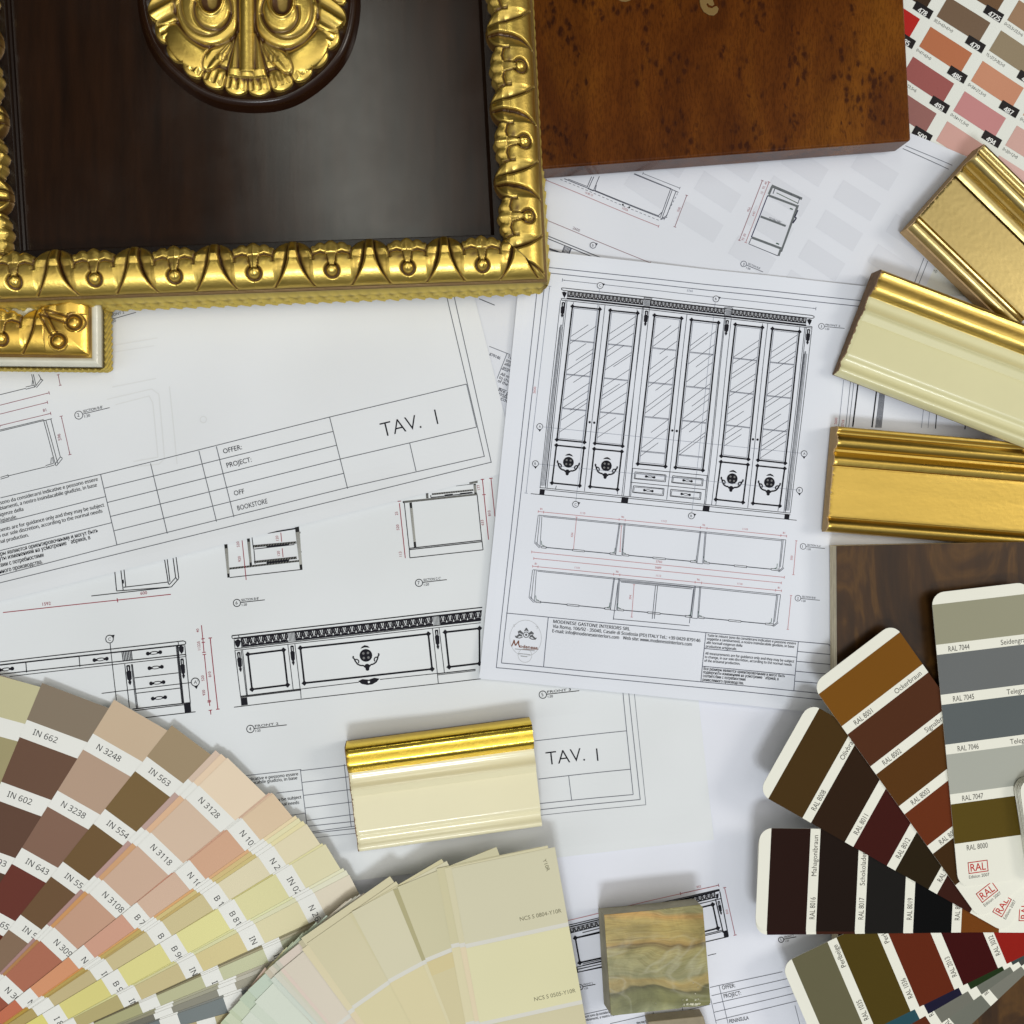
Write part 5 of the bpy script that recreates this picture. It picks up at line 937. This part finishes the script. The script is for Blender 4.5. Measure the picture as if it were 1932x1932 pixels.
# lower ring with the same number of points
def ring_at(poly, k): 
    pts = [np.array(p) for p in poly]; L = [np.hypot(*(pts[(i+1) % len(pts)]-pts[i])) for i in range(len(pts))]; tot = sum(L); out = []
    for i in range(k):
        d = tot*i/k; j = 0
        while d > L[j]: d -= L[j]; j += 1
        out.append(tuple(pts[j]+(pts[(j+1) % len(pts)]-pts[j])*d/L[j]))
    return out
off = np.array(f(192, 408))-np.array(f(275, 522)); ctr = np.mean([np.array(p) for p in topp], 0)
BTp = [U(p[0]+off[0]*(1+.1*(p[1]-ctr[1])/100), p[1]+off[1]*(1+.25*(p[1]-ctr[1])/100), .0016) for p in topp]
sd = MB(); sd.prism([tuple(p) for p in BTp], [(p.x, p.y, ZS-.0002) for p in TPp]); o = sd.build('sawn_sides', M_ONYXS, on)
n = 70; tq = [U(*f(250, 500), ZS), U(*f(1540, 370), ZS), U(*f(1650, 1720), ZS), U(*f(340, 1830), ZS)]
tpm = MB(); tpm.prism([(p.x, p.y, ZS-.0004) for p in TPp], [tuple(p) for p in TPp]); o = tpm.build('polished_face', M_ONYX, on); bevel(o, .0002, 2)
chips = MB()
rg = random.Random(3)
for (x0, y0, r_) in [(1285, 1668, 24), (1330, 1655, 20), (1385, 1655, 30), (1440, 1660, 26), (1480, 1650, 22), (1325, 1600, 15), (1435, 1600, 14), (1275, 1600, 9), (1430, 1520, 11), (1465, 1440, 8), (1470, 1590, 12), (1405, 1385, 8), (930, 1640, 7)]:
    P = []
    for k in range(9):
        a = 2*math.pi*k/9; q = r_*rg.uniform(.5, 1.15); P.append(U(*f(x0+q*math.cos(a), min(y0+q*.9*math.sin(a), 1672)), ZS+.00012))
    chips.add([tuple(p) for p in P]+[(sum(p.x for p in P)/9, sum(p.y for p in P)/9, ZS+.0005)], [[k, 9, (k+1) % 9] for k in range(9)])
chips.build('chipped_spots', plain('pale_chipped_stone', (.66, .65, .50), .8, .2, 0, 900, .5), on)
bt = [U(1222, 1928, .009), U(1327, 1917, .009), U(1350, 2000, .009), U(1238, 2010, .009)]; m = MB(); m.prism([(p.x, p.y, .0016) for p in bt], [tuple(p) for p in bt]); o = m.build('beige_sample', M_BEIGE); bevel(o, .0004, 2)
tag(o, 'plain beige sample slab showing at the bottom edge, under the onyx tile', 'material sample')

# ------------------------------------------------------------------ fan decks
TXT = A((42, 42, 44)); CW = A((232, 232, 226))
def card_pts(pv, loc_pts, th, z, k):
    """deck-card coordinates (u right of the pivot, u down from the pivot) turned th degrees anticlockwise about pv"""
    a = math.radians(th); out = []
    for x, y in loc_pts: out.append((pv.x+(x*math.cos(a)+y*math.sin(a))*k, pv.y+(x*math.sin(a)-y*math.cos(a))*k, z))
    return out
class Card:
    def __init__(s, pv, th, z, k, x0, x1, y0, y1, col, thick=.0003, rad=0, tilt=0.0):
        s.pv, s.th, s.z, s.k, s.m = pv, th, z, k, MB(); s.tilt = tilt; s.x0, s.x1, s.y0, s.y1 = x0, x1, y0, y1
        P = [(x0, y0), (x1, y0), (x1, y1), (x0, y1)]
        if rad:
            P = []
            for cx, cy, a0 in ((x0+rad, y0+rad, 180), (x1-rad, y0+rad, 270), (x1-rad, y1-rad, 0), (x0+rad, y1-rad, 90)):
                P += [(cx+rad*math.cos(math.radians(a0+15*i)), cy+rad*math.sin(math.radians(a0+15*i))) for i in range(7)]
        s.out = P; top = s.tf(P, 0); s.m.prism([(x, y, zz-thick) for x, y, zz in top], top, col)
    def tf(s, P, lay):
        Q = card_pts(s.pv, P, s.th, 0, s.k); return [(q[0], q[1], s.z-s.tilt*(p[1]-s.y1)*s.k+.00003*lay) for q, p in zip(Q, P)]
    def clip(s, P):
        # keep a band inside a rounded outline
        if len(s.out) == 4: return P
        pts = [np.array(p, float) for p in P]
        for i in range(len(s.out)):
            a, b_ = np.array(s.out[i]), np.array(s.out[(i+1) % len(s.out)]); nrm = np.array([-(b_-a)[1], (b_-a)[0]]); out = []
            for j in range(len(pts)):
                p, q = pts[j], pts[(j+1) % len(pts)]; dp, dq = nrm @ (p-a), nrm @ (q-a)
                if dp >= 0: out.append(p)
                if dp*dq < 0: out.append(p+(q-p)*dp/(dp-dq))
            pts = out
            if not pts: return []
        return [tuple(p) for p in pts]
    def band(s, y0, y1, col, lay=1, x0=None, x1=None):
        P = s.clip([(s.x0 if x0 is None else x0, y0), (s.x1 if x1 is None else x1, y0), (s.x1 if x1 is None else x1, y1), (s.x0 if x0 is None else x0, y1)])
        if P: s.m.add(s.tf(P, lay), [list(range(len(P)))], col)
    def text(s, t, x, y, h, w=None, col=None, off=0., lay=2, ang=0, sans=False):
        P, Fc = lettering(t, x, y, h, ang, w, off, sans); s.m.add(s.tf([tuple(p) for p in P], lay), Fc, col or TXT) if len(P) else None
    def build(s, par, label=None, name='fan_card'):
        o = s.m.build(name, M_CARD, par)
        if label: o['label'] = label
        return o
# --- big colour fan, lower left
PV = U(-228, 2190, .004); k1 = .0002585
d1 = thing('colour_fan', (PV.x, PV.y, .0030), 'wide fan deck of brown, pink and yellow colour strips in the lower left corner', 'colour fan', 'spread colour fan decks')
N0 = K(700, 2500, 1000); c45 = K(450, 2560, 550)
def ncard(par, tip, th, z, k, W_, L_, first, sw, gap, cols, labs, th_=.00013, white=None, nm='fan_card'):
    """a strip card: tip = its outer left corner (u), th = the angle its long edge makes"""
    c = Card(U(*tip, z), th-90, z, k, 0, W_, 0, L_, white or CW, th_); y = 0; h_ = first
    for i, c_ in enumerate(cols):
        g_ = sum(c_)/3; s_ = .86 if c_[0]-c_[2] > 55 and c_[1] > 150 else .96; c_ = tuple(g_+(v-g_)*s_+1.5 for v in c_)
        c.band(y, y+h_, A(c_))
        if i < len(labs) and labs[i]: c.text(labs[i], 19, y+h_+21.5, 10.8, sans=True)
        y += h_+gap; h_ = sw
    return c
CARDS = [
 ((-94, 1246), 72.0, [(152, 126, 116)]*4, []), ((-88, 1251), 73.2, [(196, 190, 150), (164, 153, 108), (150, 138, 95), (140, 125, 80)], ['N 2534', 'N 2524', '', '']),
 (c7(343, 598), 67.8, [(134, 120, 102), (107, 79, 63), (98, 70, 56), (84, 60, 46), (104, 40, 28), (96, 34, 24)], ['IN 662', 'IN 602', 'IN 593', 'IN 592', 'IN 652', '']),
 (c7(930, 735), 58.4, [(200, 177, 149), (181, 153, 131), (132, 100, 83), (105, 52, 42), (92, 38, 22), (88, 36, 22), (86, 34, 22)], ['N 3248', 'N 3238', 'IN 643', 'IN 651', 'IN 650', '', '']),
 (c00(980, 228), 51.6, [(160, 140, 110), (121, 97, 60), (112, 86, 53), (110, 82, 55), (134, 108, 86), (134, 108, 86), (130, 104, 84)], ['IN 563', 'IN 554', 'IN 553', 'IN 552', 'IN 550', '', '']),
 (c00(1230, 370), 45.9, [(214, 190, 170), (190, 160, 150), (186, 150, 142), (178, 140, 134), (170, 132, 128), (165, 130, 126), (150, 110, 100)], ['']),
 (c00(1262, 390), 45.2, [(234, 205, 172), (226, 180, 140), (214, 160, 112), (206, 150, 96), (178, 128, 80), (170, 115, 70), (160, 105, 60)], ['']),
 (c00(1297, 412), 44.4, [(232, 212, 185), (213, 187, 163), (208, 172, 146), (202, 155, 127), (174, 108, 84), (152, 82, 62), (140, 70, 50)], ['N 3128', 'N 3118', 'N 3108', 'N 3098', 'N 3088', '', '']),
 (c00(1535, 612), 39.2, [(218, 178, 150), (216, 168, 138), (214, 150, 125), (208, 140, 112), (200, 130, 100), (192, 110, 80), (180, 95, 65)], ['']), (c00(1550, 612), 38.8, [(226, 192, 160), (220, 160, 130), (214, 150, 125), (208, 140, 112), (200, 130, 100), (192, 110, 80), (180, 95, 65)], ['']),
 (c00(1558, 617), 38.3, [(224, 196, 160), (215, 166, 132), (213, 178, 152), (213, 156, 130), (214, 148, 108), (194, 110, 80), (182, 92, 64)], ['N 1034', 'N 1028', 'B 7123', 'N 1008', 'N 0998', '', '']),
 (c00(1685, 742), 34.9, [(236, 215, 168), (224, 172, 120), (224, 166, 104), (222, 160, 92), (216, 148, 80), (206, 138, 66), (190, 120, 50)], ['']), (c00(1702, 756), 34.4, [(230, 222, 172), (214, 188, 122), (212, 190, 120), (198, 170, 90), (190, 160, 80), (180, 148, 66), (170, 140, 60)], ['']), (c00(1728, 772), 34.0, [(232, 220, 165), (210, 190, 120), (200, 172, 100), (190, 162, 92), (180, 150, 80), (172, 142, 70), (160, 130, 60)], ['']),
 (c00(1748, 790), 33.3, [(226, 215, 180), (222, 212, 178), (208, 193, 140), (206, 190, 138), (198, 180, 128), (180, 157, 92), (168, 146, 80)], ['N 2634', 'B 1184', 'B 1', 'IN 31', 'IN 30', '', '']),
 (c00(1838, 900), 30.9, [(228, 220, 160), (206, 196, 118), (200, 186, 110), (206, 194, 100), (196, 180, 84), (190, 172, 72), (176, 160, 60)], ['']),
 (c00(1856, 905), 30.2, [(222, 215, 175), (222, 216, 156), (227, 221, 145), (225, 217, 134), (221, 211, 122), (224, 214, 112), (214, 202, 96)], ['IN 0243', 'B 8102', 'B 9081', 'B 9', 'I 81', 'B 5', '']),
 (N0(605, 122), 27.9, [(226, 224, 190), (222, 222, 172), (220, 218, 150), (220, 214, 130), (226, 222, 140), (206, 198, 110), (190, 180, 90)], ['']), (N0(622, 134), 27.3, [(224, 222, 196), (218, 216, 180), (216, 214, 160), (212, 206, 150), (222, 218, 150), (200, 192, 110), (186, 176, 90)], ['']),
 (N0(640, 160), 26.4, [(222, 212, 190), (220, 212, 170), (216, 200, 138), (204, 188, 134), (184, 170, 110), (172, 158, 94), (160, 146, 80)], ['N 2614', 'IN 254', 'IN 423', 'IN 42', 'B 43', '', '']),
 ((594, 1737), 23.3, [(140, 132, 100), (128, 118, 88), (110, 102, 74), (100, 92, 68), (96, 88, 62), (90, 82, 58)], ['']), ((596, 1741), 22.9, [(176, 168, 140), (160, 152, 120), (140, 132, 100), (120, 112, 84), (110, 100, 70), (100, 92, 64)], ['']),
 ((597.5, 1746), 22.4, [(172, 174, 146), (196, 198, 160), (186, 186, 146), (170, 168, 124), (152, 148, 104), (140, 134, 92)], ['IN 26', 'IN 24', 'II 23', '', '', '']),
 ((515, 1812), 20.7, [(178, 172, 152), (168, 166, 140), (152, 150, 120), (132, 130, 100), (120, 116, 88)], ['']), ((514, 1818), 20.3, [(186, 182, 166), (160, 158, 138), (146, 142, 118), (130, 128, 100), (112, 108, 84)], ['']),
 ((513, 1827), 19.6, [(160, 156, 138), (138, 136, 122), (112, 110, 98), (92, 90, 78), (80, 78, 70)], ['', '', '']), ((526, 1839), 18.5, [(140, 140, 132), (126, 128, 122), (104, 106, 102), (84, 86, 82), (76, 78, 76)], ['']),
 ((526, 1845), 17.8, [(118, 126, 126), (116, 124, 124), (112, 120, 120), (98, 108, 108), (84, 94, 96)], ['', 'E 12', '', '']), ((600, 1864), 13.6, [(188, 176, 134), (184, 172, 130), (180, 166, 120), (170, 156, 110)], ['', '']), ((620, 1905), 10.0, [(196, 186, 150)]*4, [])]
for i, (tp_, th, cols, labs) in enumerate(CARDS): ncard(d1, tp_, th, .0036+.00016*i, k1, 168, 1040, 72, 87, 34, cols, labs).build(d1)
# --- pale fan, bottom centre
k2 = .0002545; pn = U(1000, 1850, .004)
d2 = thing('colour_fan', (pn.x, pn.y, .0030), 'fan deck of pale cream and mint colour cards at the bottom edge', 'colour fan', 'spread colour fan decks')
BG, YB, PK, MT, LGN, OL = (212, 206, 176), (216, 207, 168), (216, 208, 192), (203, 211, 198), (210, 217, 202), (184, 178, 138)
NF = [(1224, 125, 10.1, (208, 203, 173), (219, 214, 172)), (1184, 124, 10.9, (210, 203, 168), (222, 206, 172)), (915, 230, 20.6, (202, 196, 160), (210, 198, 150)), (655, 372, 27.0, (209, 203, 172), (215, 204, 160)), (400, 552, 34.0, (208, 200, 164), (214, 204, 160)), (370, 586, 35.0, (216, 205, 168), (222, 205, 165)),
      (265, 692, 38.6, (214, 204, 186), (216, 200, 178)), (248, 706, 39.2, (218, 200, 186), PK), (236, 718, 39.9, (206, 204, 184), PK), (212, 738, 40.8, (208, 206, 190), PK), (190, 760, 41.8, MT, MT), (100, 886, 45.0, LGN, LGN), (72, 938, 46.2, (204, 213, 196), LGN), (22, 1000, 48, LGN, LGN)]
NBK = [(1728, 18, 10.4, (204, 197, 158), YB), (1447, 28, 21.6, (176, 168, 120), YB), (1160, 88, 29.6, (206, 198, 158), YB), (862, 188, 34.0, (208, 200, 164), YB), (840, 202, 35.0, (190, 182, 150), YB), (712, 283, 37.4, (214, 200, 186), PK), (690, 290, 38.2, (200, 196, 180), PK), (668, 300, 39, (190, 190, 172), MT), (640, 312, 39.8, (206, 198, 180), PK), (612, 328, 40.6, (196, 186, 166), PK), (500, 410, 43.0, (190, 204, 186), MT), (440, 450, 44.6, (186, 200, 176), MT), (385, 498, 46.0, (196, 206, 180), LGN), (365, 508, 46.6, (190, 200, 170), LGN), (330, 545, 47.4, (200, 208, 180), LGN), (308, 560, 48.0, (188, 200, 168), LGN), (272, 592, 48.8, (208, 204, 160), YB), (256, 606, 49.4, (214, 200, 150), YB), (195, 672, 50.8, (216, 202, 146), YB), (180, 690, 51.4, (196, 184, 130), YB), (150, 706, 52.2, (206, 180, 160), PK), (120, 758, 53.2, (200, 190, 186), PK), (95, 775, 53.8, (180, 178, 176), MT), (60, 838, 55, (190, 196, 200), MT), (40, 850, 55.6, (200, 190, 130), YB), (5, 895, 56.6, (206, 190, 140), YB), (-30, 930, 58, OL, OL), (-70, 985, 60, OL, OL)]
allc = [(N0(x, y), t, a_, b_2, False) for x, y, t, a_, b_2 in NF]+[((N0(x, y)[0]-198*math.cos(math.radians(t)), N0(x, y)[1]+198*math.sin(math.radians(t))), t, a_, b_2, True) for x, y, t, a_, b_2 in NBK]
allc.sort(key=lambda c: c[0][0]+(-9 if c[4] else 0))
for i, (tp_, t, c0_, c1_, bk) in enumerate(allc):
    c = ncard(d2, tp_, 90+t, .0090+.00014*i, k2, 198, 700, 146, 144, 8, [c0_, c1_, (206, 198, 162)], [], .00011, A((214, 212, 202)))
    if t == 20.6: c.band(154, 182, A((210, 196, 148)), 2)
    if t == 10.1:
        g_ = A((112, 108, 84)); c.text('NCS S 0804-Y10R', 109, 125, 7.6, 80, g_); c.text('NCS S 0505-Y10R', 109, 281, 7.6, 80, g_); c.text('Y10R', 171, 19, 6.8, 24, g_, ang=-81)
    c.build(d2)
# --- deck of glossy cards with rounded corners, lower right
PR = U(1932, 1614, .014); k3 = .0002636
d3 = thing('colour_fan', (PR.x, PR.y, .0122), 'fan deck of dark brown and grey cards with rounded corners on the walnut panel', 'colour fan', 'spread colour fan decks')
CR = A((234, 233, 220)); RD = A((190, 40, 38)); GT = A((88, 86, 80))
def rcard(th, z, sw, labs, logo=True, extra=0, tilt=0.0):
    c = Card(PR, th, z, k3, -144, 48, -521, 35, CR, .00035, 24, tilt=tilt)
    y = -521+22
    for i, c_ in enumerate(sw):
        c.band(y, y+75, A(c_))
        if i < len(labs):
            a_, b_2 = labs[i]; c.text(a_, -144+23, y+75+15.5, 10.0, 41, GT)
            if b_2:
                w_ = lettering(b_2, 0, 0, 9.6, 0)[0]; w_ = (w_[:, 0].max()-w_[:, 0].min())*.90; c.text(b_2, 48-12-w_, y+75+15, 9.6, w_, GT)
        y += 94
    if logo:
        X0, Y0 = -122, -10; 
        for (xa, ya, xb, yb) in ((X0, Y0, X0+39, Y0+1.6), (X0, Y0+20.4, X0+39, Y0+22), (X0, Y0, X0+1.6, Y0+22), (X0+37.4, Y0, X0+39, Y0+22)): c.band(ya, yb, RD, 2, xa, xb)
        c.text('RAL', X0+4.5, Y0+18, 14, 30, RD, .006); c.text('Edition 2007', X0, Y0+31, 6.0, 40, GT)
    return c.build(d3)
ZB = .0124; PR0 = PR; PR = U(1952, 1638, .013)
for i, (th, sw) in enumerate([(131, [(96, 90, 80), (88, 40, 20), (110, 112, 102), (120, 120, 110), (60, 60, 56)]), (123.2, [(92, 88, 80), (88, 40, 20), (112, 112, 102), (108, 110, 100), (70, 70, 66)]), (117.6, [(78, 70, 90), (40, 76, 86), (28, 26, 48), (32, 50, 22), (60, 70, 70)])]):
    rcard(th, ZB+.0004*i, sw, [('RAL 7048', ''), ('RAL 4011', ''), ('RAL 5026', ''), ('RAL 6035', ''), ('', '')][:4] if i == 2 else [('RAL 7048', ''), ('RAL 7022', ''), ('RAL 8029', ''), ('', '')], False)
rcard(113.6, ZB+.0012, [(101, 97, 72), (76, 62, 18), (96, 38, 18), (60, 13, 12), (142, 30, 22)], [('RAL 1035', 'Perlbeige'), ('RAL 1036', 'Perlgold'), ('RAL 2013', ''), ('RAL 3032', ''), ('', '')])
PR = PR0
for j in (1.1, .6): rcard(88.0+j*.55, ZB+.0030+.0004*(1-j), [(40, 16, 16), (60, 30, 20), (30, 28, 24), (10, 10, 10), (100, 60, 20)], [])
rcard(87.6, ZB+.0040, [(38, 19, 13), (30, 19, 13), (27, 25, 23), (7, 7, 7), (112, 62, 20)], [('RAL 8016', 'Mahagonibraun'), ('RAL 8017', 'Schokoladenbraun'), ('RAL 8019', ''), ('RAL 8022', ''), ('', '')])
rcard(60.0, ZB+.0050, [(69, 49, 19), (46, 29, 15), (62, 22, 17), (40, 30, 13), (56, 26, 18)], [('RAL 8008', 'Olivbraun'), ('RAL 8011', 'Nußbraun'), ('RAL 8012', ''), ('RAL 8014', ''), ('', '')])
rcard(36.2, ZB+.0058, [(120, 77, 20), (80, 45, 26), (86, 53, 19), (102, 47, 22), (62, 40, 16)], [('RAL 8001', 'Ockerbraun'), ('RAL 8002', 'Signalbraun'), ('RAL 8003', ''), ('RAL 8004', ''), ('', '')])
rcard(6.0, ZB+.0066, [(151, 149, 126), (107, 110, 110), (93, 99, 100), (170, 172, 162), (88, 72, 24)], [('RAL 7044', 'Seidengrau'), ('RAL 7045', 'Telegrau 1'), ('RAL 7046', 'Telegrau 2'), ('RAL 7047', 'Telegrau 4'), ('RAL 8000', '')])
PR = U(1966, 1604, .020)
for j in range(12): rcard(-80.5+.25*((j*7) % 5)-j*.10, ZB+.0072+.00042*j, [(150, 140, 120)], [], False)
